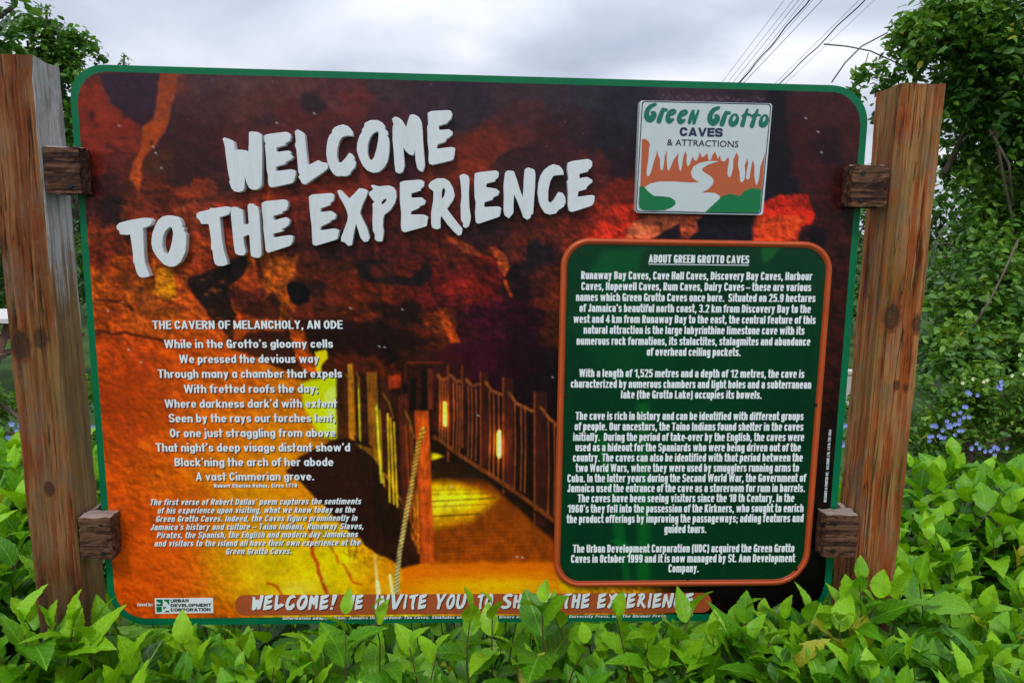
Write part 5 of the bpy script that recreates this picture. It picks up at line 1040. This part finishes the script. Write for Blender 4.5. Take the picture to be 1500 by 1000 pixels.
for t_, a, b, y0, y1 in (("Runaway Bay Caves, Cave Hall Caves, Discovery Bay Caves, Harbour", 147, 1357, 246, 252), ("Caves, Hopewell Caves, Rum Caves, Dairy Caves \u2013 these are various", 148, 1350, 303, 309),
 ("names which Green Grotto Caves once bore.  Situated on 25.9 hectares", 120, 1372, 360, 366), ("of Jamaica\u2019s beautiful north coast, 3.2 km from Discovery Bay to the", 138, 1348, 417, 423),
 ("west and 4 km from Runaway Bay to the east, the central feature of this", 107, 1373, 474, 480), ("natural attraction is the large labyrinthine limestone cave with its", 160, 1315, 531, 536),
 ("numerous rock formations, its stalactites, stalagmites and abundance", 123, 1345, 589, 593), ("of overhead ceiling pockets.", 490, 982, 646, 648),
 ("With a length of 1,525 metres and a depth of 12 metres, the cave is", 137, 1314, 757, 762), ("characterized by numerous chambers and light holes and a subterranean", 93, 1350, 813, 818), ("lake (the Grotto Lake) occupies its bowels.", 355, 1092, 869, 871)):
    LN.append((t_, a, b, 340 + .28 * y0, 340 + .28 * y1))
for t_, a, b, y0, y1 in (("The cave is rich in history and can be identified with different groups", 117, 1310, 88, 90), ("of people. Our ancestors, the Taino Indians found shelter in the caves", 113, 1309, 143, 145),
 ("initially.  During the period of take-over by the English, the caves were", 105, 1313, 198, 199), ("used as a hideout for the Spaniards who were being driven out of the", 117, 1296, 252, 253),
 ("country. The caves can also be identified with that period between the", 104, 1306, 306, 306), ("two World Wars, where they were used by smugglers running arms to", 117, 1286, 360, 359),
 ("Cuba. In the latter years during the Second World War, the Government of", 75, 1326, 414, 412), ("Jamaica used the entrance of the cave as a storeroom for rum in barrels.", 75, 1318, 466, 465),
 ("The caves have been seeing visitors since the 18 th Century. In the", 128, 1262, 519, 517), ("1960\u2019s they fell into the possession of the Kirkners, who sought to enrich", 75, 1310, 573, 570),
 ("the product offerings by improving the passageways; adding features and", 70, 1310, 627, 622), ("guided tours.", 582, 802, 679, 679), ("The Urban Development Corporation (UDC) acquired the Green Grotto", 103, 1262, 782, 779),
 ("Caves in October 1999 and it is now managed by St. Ann Development", 94, 1268, 835, 831), ("Company.", 603, 762, 885, 884)):
    LN.append((t_, a, b, 590 + .28 * y0, 590 + .28 * y1))
for t_, a, b, y0, y1 in LN:
    put_text('text_line', t_, i4(a), i4(b), y0, y1, 11.8 if t_ != LN[0][0] else 12, YI - .0014, M['white_print'], info, 0, face=COND)
flat('underline', [(i4(500), 386.4), (i4(1026), 388), (i4(1026), 389.1), (i4(500), 387.5)], M['white_print'], YI - .0014, info)
for x, y in ((849, 370), (1028, 367), (1199, 375), (828, 580), (1195, 593), (830, 838), (1007, 847), (1166, 833)):
    p = unp(x, y, YI); v, f = tube([p + [0, -.003, 0], p + [0, .002, 0]], .0042, 10); link('screw', mesh('screw', v, f), M['black_metal'], info)

# ------------------------------------------------------------------ leaves
def leaf_tpl(rows, wmax, fold, curl, teeth=0.0, peak=.42, twist=0.0):
    V = []; UV = []
    for i in range(rows + 1):
        t = i / rows
        wd = wmax * (max(0, math.sin(math.pi * t ** (math.log(.5) / math.log(peak)))) ** .85 if 0 < t < 1 else (.02 if t == 0 else 0.0))
        if teeth and 1 < i < rows: wd *= 1 + (teeth if i % 2 else -teeth)
        z = -curl * t * t + .06 * math.sin(t * 5) * wmax; tw = twist * t
        for s_ in (-1, 0, 1):
            x = s_ * wd; zz = z + abs(x) * fold + (.02 * math.sin(i * 2.1 + s_) if s_ else 0)
            V.append((x * math.cos(tw), t, zz + x * math.sin(tw))); UV.append((.5 + .5 * s_ * wd / wmax, t))
    Fc = []
    for i in range(rows):
        for s_ in (0, 1):
            a = i * 3 + s_; Fc.append((a, a + 1, a + 4, a + 3))
    return np.array(V), Fc, np.array(UV)
HIB = [leaf_tpl(14, .29, .32, .12, .045, .41), leaf_tpl(14, .31, .20, .28, .05, .42, .3), leaf_tpl(14, .26, .5, .42, .05, .38, -.35), leaf_tpl(14, .33, .26, .04, .05, .42, .12), leaf_tpl(14, .28, .4, .6, .04, .43, -.2)]
TRE = [leaf_tpl(4, .27, .3, .15), leaf_tpl(4, .23, .2, .3, 0, .45), leaf_tpl(4, .30, .4, .05, 0, .4)]
SML = [leaf_tpl(2, .26, .3, .15, 0, .5), leaf_tpl(2, .30, .2, .3, 0, .45)]
def basis(d, up, roll):
    """rotation with +Y along d and +Z near up"""
    d = d / (np.linalg.norm(d) + 1e-9); x = np.cross(d, up); n = np.linalg.norm(x)
    x = np.array([1., 0, 0]) if n < 1e-3 else x / n
    z = np.cross(x, d); c, s_ = math.cos(roll), math.sin(roll)
    return np.stack([x * c + z * s_, d, z * c - x * s_], 1)
def mesh_uv(me, tpl, k):
    pass
def leaf_mesh(name, tpl, mat):
    V, Fc, UV = tpl; me = mesh(name, V, Fc); uvl = me.uv_layers.new(name='UVMap')
    uvl.data.foreach_set('uv', np.concatenate([UV[list(f)] for f in Fc]).reshape(-1)); me.materials.append(mat)
    me.polygons.foreach_set('use_smooth', [True] * len(Fc)); return me
def joined_leaves(name, leaves, tpls, mat, parent):
    """leaves: list of (pos, 3x3 basis, size, tint, variant)"""
    Vs = []; Fs = []; UVs = []; Ts = []; off = 0
    by = {}
    for l in leaves: by.setdefault(l[4] % len(tpls), []).append(l)
    for k, ls in by.items():
        V, Fc, UV = tpls[k]; Fc = np.array(Fc); n = len(ls)
        B = np.array([l[1] for l in ls]); Pp = np.array([l[0] for l in ls]); Sz = np.array([l[2] for l in ls]); Ti = np.array([l[3] for l in ls])
        W = np.einsum('nij,vj->nvi', B, V) * Sz[:, None, None] + Pp[:, None]
        Vs.append(W.reshape(-1, 3)); Fs.append((Fc[None] + (np.arange(n) * len(V))[:, None, None] + off).reshape(-1, 4)); off += n * len(V)
        UVs.append(np.tile(UV[Fc.reshape(-1)], (n, 1))); Ts.append(np.repeat(Ti, len(V)))
    V = np.concatenate(Vs); Fc = np.concatenate(Fs); UV = np.concatenate(UVs); Ti = np.concatenate(Ts)
    me = bpy.data.meshes.new(name); me.vertices.add(len(V)); me.vertices.foreach_set('co', V.reshape(-1)); nf = len(Fc)
    me.loops.add(nf * 4); me.loops.foreach_set('vertex_index', Fc.reshape(-1).astype(np.int32)); me.polygons.add(nf)
    me.polygons.foreach_set('loop_start', np.arange(0, nf * 4, 4, dtype=np.int32)); me.update(calc_edges=True)
    uvl = me.uv_layers.new(name='UVMap'); uvl.data.foreach_set('uv', UV.reshape(-1))
    at = me.attributes.new('tint', 'FLOAT', 'POINT'); at.data.foreach_set('value', Ti.astype(np.float32))
    me.polygons.foreach_set('use_smooth', [True] * nf)
    o = link(name, me, mat, parent); o['kind'] = 'stuff'; return o
def project(Pp):
    q = (np.asarray(Pp) - CO) @ CM; return 750 + F * q[..., 0] / -q[..., 2], 500 - F * q[..., 1] / -q[..., 2], -q[..., 2]
def foliage(root, leaves, tpls, mi, mj, n_ind, part='leaf', hidden=None):
    """the leaves that show largest become parts, the others one joined part"""
    Pp = np.array([l[0] for l in leaves]); Sz = np.array([l[2] for l in leaves]); x, y, d = project(Pp)
    sc = Sz / d; vis = (x > -20) & (x < 1520) & (y > -20) & (y < 1020) & (d > .1)
    if hidden is not None: vis &= ~hidden(x, y, Pp)
    # coverage rank: nearer leaves of the same screen cell first
    cell = (x // 14).astype(int) * 4096 + (y // 14).astype(int); order = np.argsort(d); front = np.zeros(len(d), bool); seen = {}
    for i in order:
        c = cell[i]; seen[c] = seen.get(c, 0) + 1
        if seen[c] <= 2: front[i] = True
    score = np.where(vis, sc, -1) * np.where(front, 1, .3); idx = np.argsort(-score)[:n_ind]; idx = [i for i in idx if score[i] > 0]
    mes = [leaf_mesh(part, t, mi) for t in tpls]; S_ = set(idx)
    for i in idx:
        p, B, s_, ti, k = leaves[i]; o = bpy.data.objects.new(part, mes[k % len(tpls)]); COL.objects.link(o); o.parent = root
        m = Matrix(((B[0][0], B[0][1], B[0][2], 0), (B[1][0], B[1][1], B[1][2], 0), (B[2][0], B[2][1], B[2][2], 0), (0, 0, 0, 1)))
        loc = Vector(p) - root.location; o.matrix_basis = Matrix.Translation(loc) @ m @ Matrix.Scale(float(s_), 4); o.color = (float(ti), float(ti), float(ti), 1)
    rest = [l for i, l in enumerate(leaves) if i not in S_]
    if rest: joined_leaves('leaf_mass', rest, tpls, mj, root)

UP = np.array([0, 0, 1.])
def shoot(base, top, nl, size, leaves, stems, bright=.5, r=None):
    """a hibiscus shoot: arching stem, spiral of leaves, small bright ones at the tip"""
    base = np.array(base, float); top = np.array(top, float); ax = top - base; Lh = np.linalg.norm(ax); ax /= Lh
    bend = np.array([rng.normal(0, .02), rng.normal(0, .02), 0]); ph = rng.uniform(0, 6.28)
    pts = [base + ax * Lh * t + bend * math.sin(math.pi * t) for t in (0, .25, .5, .75, 1)]
    stems.append(tube(pts, [.0028, .0025, .0022, .0018, .0012], 5))
    for i in range(nl):
        t = 1 - (i / max(nl - 1, 1)) ** 1.15 * .80; p = base + ax * Lh * t + bend * math.sin(math.pi * t)
        a = ph + i * 2.4 + rng.normal(0, .25); elev = R_(68 - 72 * (i / nl) ** .7 + rng.normal(0, 15))
        if i < 2: elev = R_(rng.uniform(58, 82))
        d = np.array([math.cos(a) * math.cos(elev), math.sin(a) * math.cos(elev), math.sin(elev)]) + ax * .25
        s_ = size * 1.70 * (.52 + .50 * min(1, i / 3.5)) * rng.uniform(.72, 1.18)
        upv = UP if elev < R_(50) else -np.array([math.cos(a), math.sin(a), 0]) + UP * .4
        ti = np.clip(bright + .40 - .12 * i + rng.normal(0, .18), 0, .92) if rng.random() > .013 else 1.0
        leaves.append((p + d / np.linalg.norm(d) * .008, basis(d, upv, rng.normal(0, .35)), s_, ti, int(rng.integers(0, 5))))
def hedge(name, label, shoots, group=None):
    leaves = []; stems = []
    for b, t, nl, sz, br in shoots: shoot(b, t, nl, sz, leaves, stems, br)
    cx_ = np.mean([s_[0][0] for s_ in shoots]); cy_ = np.mean([s_[0][1] for s_ in shoots])
    root = empty(name, (cx_, cy_, 0)); tag(root, label, 'hedge', group)
    v, f = join(stems); o = link('stems', mesh('stems', v, f), M['stem'], root); o['kind'] = 'stuff'
    foliage(root, leaves, HIB, M['hib_i'], M['hib_j'], 300)
    return root
def jit(a): return rng.normal(0, a)
front = []
# marked shoots that stand in front of the board
for px, py, Y, n, sz in ((505, 876, -.12, 7, .062), (548, 868, -.12, 6, .060), (690, 870, -.14, 7, .064), (722, 864, -.13, 6, .055), (795, 851, -.15, 8, .080), (812, 872, -.11, 6, .066), (905, 878, -.13, 7, .064),
     (1016, 864, -.13, 7, .075), (1046, 900, -.16, 7, .075), (1095, 868, -.11, 7, .066), (1118, 880, -.09, 7, .060), (1185, 862, -.14, 8, .080), (1150, 880, -.10, 7, .07), (1262, 828, -.13, 7, .060),
     (1232, 880, -.15, 8, .075), (348, 912, -.16, 7, .066), (268, 915, -.16, 7, .07), (106, 872, -.14, 8, .082), (130, 905, -.16, 8, .08), (600, 915, -.18, 7, .07), (640, 925, -.2, 7, .066), (450, 922, -.18, 7, .07), (860, 915, -.18, 7, .07), (950, 910, -.17, 7, .07), (755, 925, -.2, 7, .075), (1290, 848, -.10, 8, .075), (1322, 838, -.09, 8, .075), (1350, 820, -.06, 8, .08), (1265, 868, -.12, 8, .075), (1240, 850, -.10, 7, .065), (70, 885, -.12, 8, .08), (100, 900, -.13, 8, .08), (140, 885, -.10, 7, .07), (1205, 885, -.13, 7, .07), (400, 940, -.22, 7, .075), (190, 935, -.2, 7, .075), (30, 880, -.15, 8, .08)):
    p = unp(px, py, Y); t = p - np.array([0, 0, sz * .75]); b = t + np.array([jit(.04), .03 + jit(.03), -.30]); front.append((b, t, n, sz, .52))
for x in np.arange(-1.55, 1.62, .058):
    for y in np.arange(-.46, -.05, .062):
        xx_ = x + jit(.02); yy_ = y + jit(.02); h = .665 + .045 * math.sin(x * 5.1 + y * 9) + jit(.02) + (.06 if x > .55 else 0) + max(0, x - .9) * .10 + max(0, -x - .85) * .08
        h -= max(0, yy_ + .20) * .12
        t = (xx_, yy_, h); b = (xx_ + jit(.05), yy_ + jit(.04), h - .33); front.append((b, t, 9, .070 + jit(.009), .36 + jit(.14)))
hedge('hibiscus_hedge', 'long low hibiscus hedge with fresh pointed leaves running in front of the board', front)
sr = []
for x in np.arange(1.06, 2.3, .07):
    for y in np.arange(-.08, .80, .08):
        xx_ = x + jit(.03); yy_ = y + jit(.03); h = .68 + .15 * min(1, max(0, (yy_ + .05) / .45)) + .05 * math.sin(x * 7 + y * 4) + jit(.03)
        if yy_ < .02 and x < 1.14: continue
        sr.append(((xx_ + jit(.05), yy_ + jit(.04), h - .36), (xx_, yy_, h), 8, .080 + jit(.008), .42 + jit(.12)))
hedge('hibiscus_hedge', 'tall leafy hibiscus growth right of the right timber post, rising beside it', sr)
sl = []
for x in np.arange(-2.4, -1.08, .07):
    for y in np.arange(-.05, .95, .08):
        xx_ = x + jit(.03); yy_ = y + jit(.03); h = .71 + .14 * min(1, max(0, (yy_ + .05) / .6)) + .05 * math.sin(x * 6 + y * 5) + jit(.03)
        sl.append(((xx_ + jit(.05), yy_ + jit(.04), h - .36), (xx_, yy_, h), 8, .078 + jit(.008), .42 + jit(.12)))
hedge('hibiscus_hedge', 'hibiscus growth left of the left timber post, filling the lower left corner', sl)
sb = []
for x in np.arange(-1.0, 1.0, .085):
    for y in np.arange(.09, .60, .10):
        h = .60 + .05 * math.sin(x * 6 + y * 8) + jit(.03); sb.append(((x + jit(.05), y + jit(.03), h - .34), (x + jit(.03), y + jit(.03), h), 7, .062, .50 + jit(.15)))
hedge('hibiscus_hedge', 'lower hibiscus growth behind the board, glimpsed beneath its bottom edge', sb)

# ------------------------------------------------------------------ background trees and shrubs
def at(px, py, Y): return unp(px, py, Y)
def blob_leaves(blobs, Y, size, dens, leaves, tmul=1.0, flat_=.5, depth=1.0, shell=.35, bias=0.0):
    for bl in blobs:
        px, py, r = bl[:3]; yy_ = bl[3] if len(bl) > 3 else Y; k = bl[4] if len(bl) > 4 else 1.0
        c = at(px, py, yy_); dist = np.linalg.norm(c - CO); rm = r * dist / F; n = int(dens * k * (rm / size) ** 2)
        lump = rng.normal(0, 1, (max(4, n // 60), 3)); lump /= np.linalg.norm(lump, axis=1)[:, None]; lump *= rng.uniform(.25, 1.0, (len(lump), 1)) ** .6
        lt = rng.uniform(-.22, .22, len(lump))
        for i in range(n):
            q = int(rng.integers(0, len(lump))); v = lump[q] * np.array([1, depth, .9]) * rm + rng.normal(0, 1, 3) * rm * .20
            a = rng.uniform(0, 6.28); el_ = rng.normal(-.15, .45)
            d = np.array([math.cos(a) * math.cos(el_), math.sin(a) * math.cos(el_) - .25, math.sin(el_)])
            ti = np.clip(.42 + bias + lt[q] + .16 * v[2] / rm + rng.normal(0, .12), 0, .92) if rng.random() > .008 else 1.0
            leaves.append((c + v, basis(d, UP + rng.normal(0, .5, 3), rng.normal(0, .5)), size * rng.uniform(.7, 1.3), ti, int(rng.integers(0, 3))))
def limb(a, b, r0, r1, n=7, wob=.05, sag=0):
    a = np.array(a, float); b = np.array(b, float); L_ = np.linalg.norm(b - a); P_ = []; rad = []
    for i in range(n + 1):
        t = i / n; P_.append(a + (b - a) * t + rng.normal(0, wob * L_ * .3, 3) * math.sin(math.pi * t) + np.array([0, 0, -sag * math.sin(math.pi * t)])); rad.append(r0 + (r1 - r0) * t)
    return tube(P_, rad, 7)
def tree(name, label, blobs, Y, size, dens, trunk_px, root_z=0, n_ind=0, tpls=SML, mi=None, mj=None, tmul=1, cat='tree', twigs=(), r0=.12, group=None, **kw):
    leaves = []; blob_leaves(blobs, Y, size, dens, leaves, **kw)
    b0 = at(trunk_px, 500, Y); b0[2] = 0; root = empty(name, tuple(b0)); tag(root, label, cat, group)
    C = [at(b[0], b[1], b[3] if len(b) > 3 else Y) for b in blobs]; C.sort(key=lambda p: p[2])
    hub = b0 + np.array([0, 0, max(.4, C[0][2] * .8)]); parts = [limb(b0 - [0, 0, .1], hub, r0, r0 * .8)]
    for c in C[::(9 if len(C) > 20 else 1)]: parts.append(limb(hub, c, r0 * .55, .012, 6, .08))
    v, f = join(parts); link('trunk', mesh('trunk', v, f), M['bark'], root, True)
    for tw, rr in twigs:
        v, f = tube([at(x, y, yy_) for x, y, yy_ in tw], rr, 5); link('twig', mesh('twig', v, f), M['bark'], root, True)
    foliage(root, leaves, tpls, mi or M['tree_i'], mj or M['tree_j'], n_ind)
    return root
# vine-covered tree at the right
VB = [(1318, 92, 40, 4.6), (1268, 128, 24, 4.8, .7), (1345, 55, 38, 4.6), (1395, 30, 55, 4.4), (1460, 25, 75, 4.3), (1560, 50, 110, 4.4), (1290, 150, 26, 4.9, .8), (1415, 110, 45, 4.6), (1480, 120, 70, 4.5), (1400, 180, 34, 4.7, .55), (1450, 205, 50, 4.7, .7),
      (1530, 230, 90, 4.6), (1402, 255, 22, 4.8, .5), (1450, 285, 48, 4.7, .7), (1480, 345, 55, 4.5), (1432, 352, 26, 4.6, .7), (1560, 380, 100, 4.4), (1455, 410, 55, 4.0), (1420, 455, 42, 3.9), (1500, 470, 80, 3.8), (1402, 505, 36, 3.7), (1455, 530, 60, 3.6), (1540, 560, 90, 3.5)]
VB += [(1420, 400, 50, 5.4), (1470, 430, 70, 5.4), (1530, 350, 80, 5.4), (1400, 470, 40, 5.0), (1440, 330, 34, 5.2, .8), (1410, 215, 26, 5.0, .6), (1470, 160, 60, 5.2), (1390, 130, 34, 5.0), (1495, 250, 60, 5.2, .8), (1385, 530, 40, 3.6), (1420, 540, 40, 3.4)]
tw = [([(1207, 65, 4.4), (1240, 68, 4.5), (1275, 75, 4.6), (1330, 100, 4.6)], .006), ([(1218, 121, 4.7), (1238, 92, 4.6), (1262, 68, 4.6), (1300, 48, 4.6)], .006),
      ([(1383, 255, 4.7), (1420, 180, 4.8), (1470, 120, 4.8), (1520, 60, 4.8)], .03), ([(1360, 390, 4.5), (1392, 372, 4.5), (1430, 360, 4.6)], .006), ([(1384, 330, 4.5), (1366, 365, 4.5), (1360, 392, 4.5)], .005),
      ([(1352, 362, 4.5), (1386, 356, 4.5), (1420, 370, 4.6)], .006), ([(1455, 180, 4.3), (1470, 260, 4.3), (1485, 330, 4.3), (1478, 400, 4.2)], .012), ([(1450, 190, 4.3), (1478, 240, 4.2), (1484, 300, 4.2)], .01),
      ([(1440, 420, 4.9), (1470, 350, 4.9), (1480, 270, 4.9), (1462, 170, 4.9)], .05), ([(1425, 480, 3.4), (1450, 440, 3.4), (1470, 400, 3.5), (1492, 350, 3.6)], .008), ([(1268, 92, 4.5), (1272, 78, 4.5)], .004)]
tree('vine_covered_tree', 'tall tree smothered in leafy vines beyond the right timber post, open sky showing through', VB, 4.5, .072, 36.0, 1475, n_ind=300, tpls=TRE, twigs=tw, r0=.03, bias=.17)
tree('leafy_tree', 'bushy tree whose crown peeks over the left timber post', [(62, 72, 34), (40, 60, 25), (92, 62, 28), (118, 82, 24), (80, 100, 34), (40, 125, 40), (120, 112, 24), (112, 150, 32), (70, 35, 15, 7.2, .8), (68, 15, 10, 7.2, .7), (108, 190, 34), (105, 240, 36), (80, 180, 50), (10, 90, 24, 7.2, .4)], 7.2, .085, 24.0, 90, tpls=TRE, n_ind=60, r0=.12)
tree('overhanging_tree', 'large glossy leaves hanging into the top left corner of the view', [(8, 34, 20, 3.4), (-30, 30, 45, 3.6), (22, 8, 16, 3.3, .7), (-15, 80, 30, 3.5)], 3.4, .10, 16, -160, tpls=TRE, n_ind=80, r0=.09, bias=-.1)
tree('slender_sapling', 'thin leafy tree tip poking just above the top left edge of the board', [(182, 84, 6), (185, 95, 9), (188, 112, 14), (190, 140, 22)], 7.5, .06, 9, 188, r0=.03)
tree('distant_tree', 'round-topped distant tree seen in the gap right of the right post', [(1385, 412, 20), (1405, 425, 22), (1370, 420, 16), (1360, 405, 14), (1390, 455, 34), (1420, 430, 24), (1350, 450, 30)], 14, .14, 26, 1385, r0=.16)
tree('broadleaf_shrub', 'dark shrub with broad leaves just right of the right post, below the distant tree', [(1368, 448, 26), (1395, 470, 30), (1362, 485, 26), (1350, 520, 34), (1400, 510, 30)], 7.5, .15, 14, 1375, tpls=TRE, n_ind=40, r0=.03, cat='shrub', bias=-.18)
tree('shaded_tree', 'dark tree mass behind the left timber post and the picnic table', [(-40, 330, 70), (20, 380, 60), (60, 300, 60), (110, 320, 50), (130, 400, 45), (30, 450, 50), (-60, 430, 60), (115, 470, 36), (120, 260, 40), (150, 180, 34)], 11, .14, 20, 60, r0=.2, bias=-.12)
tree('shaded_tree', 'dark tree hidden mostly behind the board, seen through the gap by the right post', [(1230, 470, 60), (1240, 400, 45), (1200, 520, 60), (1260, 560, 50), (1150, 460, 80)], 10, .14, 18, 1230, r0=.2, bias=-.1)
def flowers(root, mat, name, pts, size):
    pb = []
    for p in pts:
        for k in range(5):
            a = k * 1.2566 + rng.uniform(0, .4); d = np.array([math.cos(a), -.35, math.sin(a)]); s_ = np.array([-math.sin(a), 0, math.cos(a)]) * size * .42
            t = p + d * size * .55
            pb.append(([p, t + s_, p + d * size, t - s_], [(0, 1, 2, 3)]))
    v, f = join(pb); o = link(name, mesh(name, v, f), mat, root); o['kind'] = 'stuff'
def scatter_px(x0, x1, y0, y1, Y, n, clump=1, sp=8):
    out = []
    for i in range(n // clump):
        x = rng.uniform(x0, x1); y = rng.uniform(y0, y1)
        for k in range(clump): out.append(at(x + jit(sp), y + jit(sp * .6), Y + jit(.05)))
    return out
sh = tree('plumbago_shrub', 'flowering shrub with pale blue blossoms behind the hedge at the right', [(1372, 575, 34), (1420, 570, 42), (1475, 575, 50), (1540, 590, 60), (1362, 625, 40), (1415, 640, 52), (1480, 640, 60), (1550, 660, 70), (1380, 690, 50), (1450, 700, 60), (1250, 620, 40), (1250, 680, 40), (1310, 640, 50)], 2.4, .042, 17.0, 1440, n_ind=300, tpls=TRE, r0=.02, cat='shrub', mj=M['bush_j'], bias=.12, depth=.8)
flowers(sh, M['blue_fl'], 'flowers', scatter_px(1345, 1500, 560, 690, 2.05, 28, 4, 7) + scatter_px(1370, 1410, 590, 650, 2.0, 24, 4, 8) + scatter_px(1232, 1242, 610, 720, 2.0, 12, 3, 3), .014)
flowers(sh, M['cream_fl'], 'cream_flowers', scatter_px(1370, 1500, 505, 560, 1.95, 7, 1, 4), .012)
sh = tree('plumbago_shrub', 'flowering shrub with pale blue blossoms seen left of the left post', [(0, 590, 36), (30, 620, 36), (-40, 620, 50), (10, 670, 44), (60, 670, 44), (120, 600, 34), (128, 650, 34), (135, 700, 36), (120, 560, 26), (-30, 690, 50)], 2.6, .042, 15.0, 60, n_ind=120, tpls=TRE, r0=.02, cat='shrub', mj=M['bush_j'], bias=.1, depth=.8)
flowers(sh, M['blue_fl'], 'flowers', scatter_px(0, 35, 590, 690, 2.2, 28, 4, 5) + scatter_px(128, 150, 600, 700, 2.2, 20, 4, 3), .015)
# dead fronds
p0 = at(1366, 560, 6.2); dr = empty('withered_plant', tuple(p0 * [1, 1, 0])); tag(dr, 'small withered brown plant standing among green shrubs right of the right post', 'plant')
pb = []
for i in range(16):
    x = 1366 + rng.uniform(-3, 3); a = at(x, 488, 6.2); b = at(x + rng.uniform(-8, 9), rng.uniform(520, 545), 6.1 + jit(.04)); pb.append(tube([a, (a + b) / 2 + [0, -.04, 0], b], [.012, .018, .003], 4))
v, f = join(pb); link('dead_fronds', mesh('dead_fronds', v, f), M['straw'], dr)
v, f = tube([p0 * [1, 1, 0], at(1366, 486, 6.25)], .03, 6); link('stalk', mesh('stalk', v, f), M['straw'], dr)
# picnic table at the left
pt = at(0, 475, 5.2); tb = empty('picnic_table', (pt[0], pt[1], 0)); tag(tb, 'dark picnic table with pale top half hidden behind the left timber post', 'table')
zt = pt[2] + .05; tx = pt[0] - .35
v, f = join([boxm(tx - .9, tx + .45, 5.2 + k * .16, 5.34 + k * .16, zt - .04, zt) for k in range(5)])
for k in range(5):
    v, f = boxm(tx - .9, tx + .45, 5.2 + k * .16, 5.345 + k * .16, zt - .04, zt); link('plank', mesh('plank', v, f), M['concrete'], tb)
for yy_ in (4.85, 6.2):
    v, f = boxm(tx - .9, tx + .45, yy_, yy_ + .24, zt - .34, zt - .30); link('bench', mesh('bench', v, f), M['table'], tb)
for xx_ in (tx - .7, tx + .28):
    v, f = join([tube([(xx_, 4.95, 0), (xx_, 5.45, zt - .05)], .035, 6), tube([(xx_, 6.3, 0), (xx_, 5.8, zt - .05)], .035, 6), tube([(xx_, 4.9, zt - .34), (xx_, 6.4, zt - .34)], .03, 6)]); link('leg', mesh('leg', v, f), M['table'], tb)
# pale post in the narrow gap
pp = at(1240, 620, 5.0); v, f = boxm(pp[0] - .05, pp[0] + .04, 5, 5.09, 0, at(1240, 548, 5)[2]); v2, f2 = boxm(pp[0] - .065, pp[0] + .055, 4.985, 5.105, at(1240, 548, 5)[2] + .001, at(1240, 548, 5)[2] + .03)
v, f = join([(v, f), (v2, f2)]); o = link('gate_post', mesh('gate_post', v, f), M['concrete'], None); tag(o, 'pale painted post glimpsed in the gap between board and right timber post', 'post')
# far tree line closing the view
leaves = []
for i in range(75):
    a = -1.5 + i * .04; x = 32 * math.sin(a); y = 32 * math.cos(a)
    if y < 3: continue
    c = np.array([x, y, rng.uniform(1.2, 2.6)])
    for k in range(420):
        v = rng.normal(0, 1, 3) * np.array([1.2, .8, 1.1]); v[2] = max(v[2], -c[2]); d = rng.normal(0, 1, 3)
        leaves.append((c + v, basis(d, UP, 0), .42 * rng.uniform(.6, 1.3), np.clip(.35 + .1 * v[2] + jit(.15), 0, 1), int(rng.integers(0, 2))))
o = joined_leaves('distant_woodland', leaves, SML, M['tree_j'], None); tag(o, 'far green woodland along the horizon', 'woodland')

# ------------------------------------------------------------------ overhead wires
WR = [((285, 548), (700, 0), .010), ((325, 548), (762, 0), .010), ((362, 548), (800, 0), .012), ((405, 552), (870, 0), .034), ((400, 548), (835, 0), .010), ((414, 548), (895, 0), .010), ((440, 548), (960, 0), .016), ((655, 555), (1215, 0), .011), ((685, 558), (1250, 0), .032), ((720, 560), (1320, 0), .009)]
WL = ['leftmost and faintest of the overhead wires', 'second overhead wire from the left', 'third overhead wire from the left', 'thick twisted black cable in the left bundle of wires', 'thin wire running just left of the thick twisted cable', 'thin wire crossing behind the left thick cable', 'doubled wire at the right side of the left bundle', 'thin wire just left of the right thick cable', 'thick wavy black cable at the right, nearest the vine tree', 'rightmost faint wire beside the right thick cable']
for (a, b, r), lb in zip(WR, WL):
    ax_, ay_ = 1000 + .2133 * a[0], .2133 * a[1]; bx_, by_ = 1000 + .2133 * b[0], 0.0
    dx, dy = bx_ - ax_, by_ - ay_
    p = at(ax_ - dx * .9, ay_ - dy * .9, 34); q = at(bx_ + dx * .8, by_ + dy * .8, 17)
    # straight in the view between the two ends; slight sag comes with the span
    n = 26; pts = []
    for i in range(n + 1):
        t = i / n; c = p * (1 - t) + q * t
        if r > .03: c = c + np.array([math.sin(i * 1.9) * .022, 0, math.cos(i * 1.3) * .016])
        pts.append(c)
    v, f = tube(pts, r * .62, 6); o = link('overhead_wire', mesh('overhead_wire', v, f), M['wire']); tag(o, lb + ', crossing the cloudy sky', 'wire', 'overhead wires')
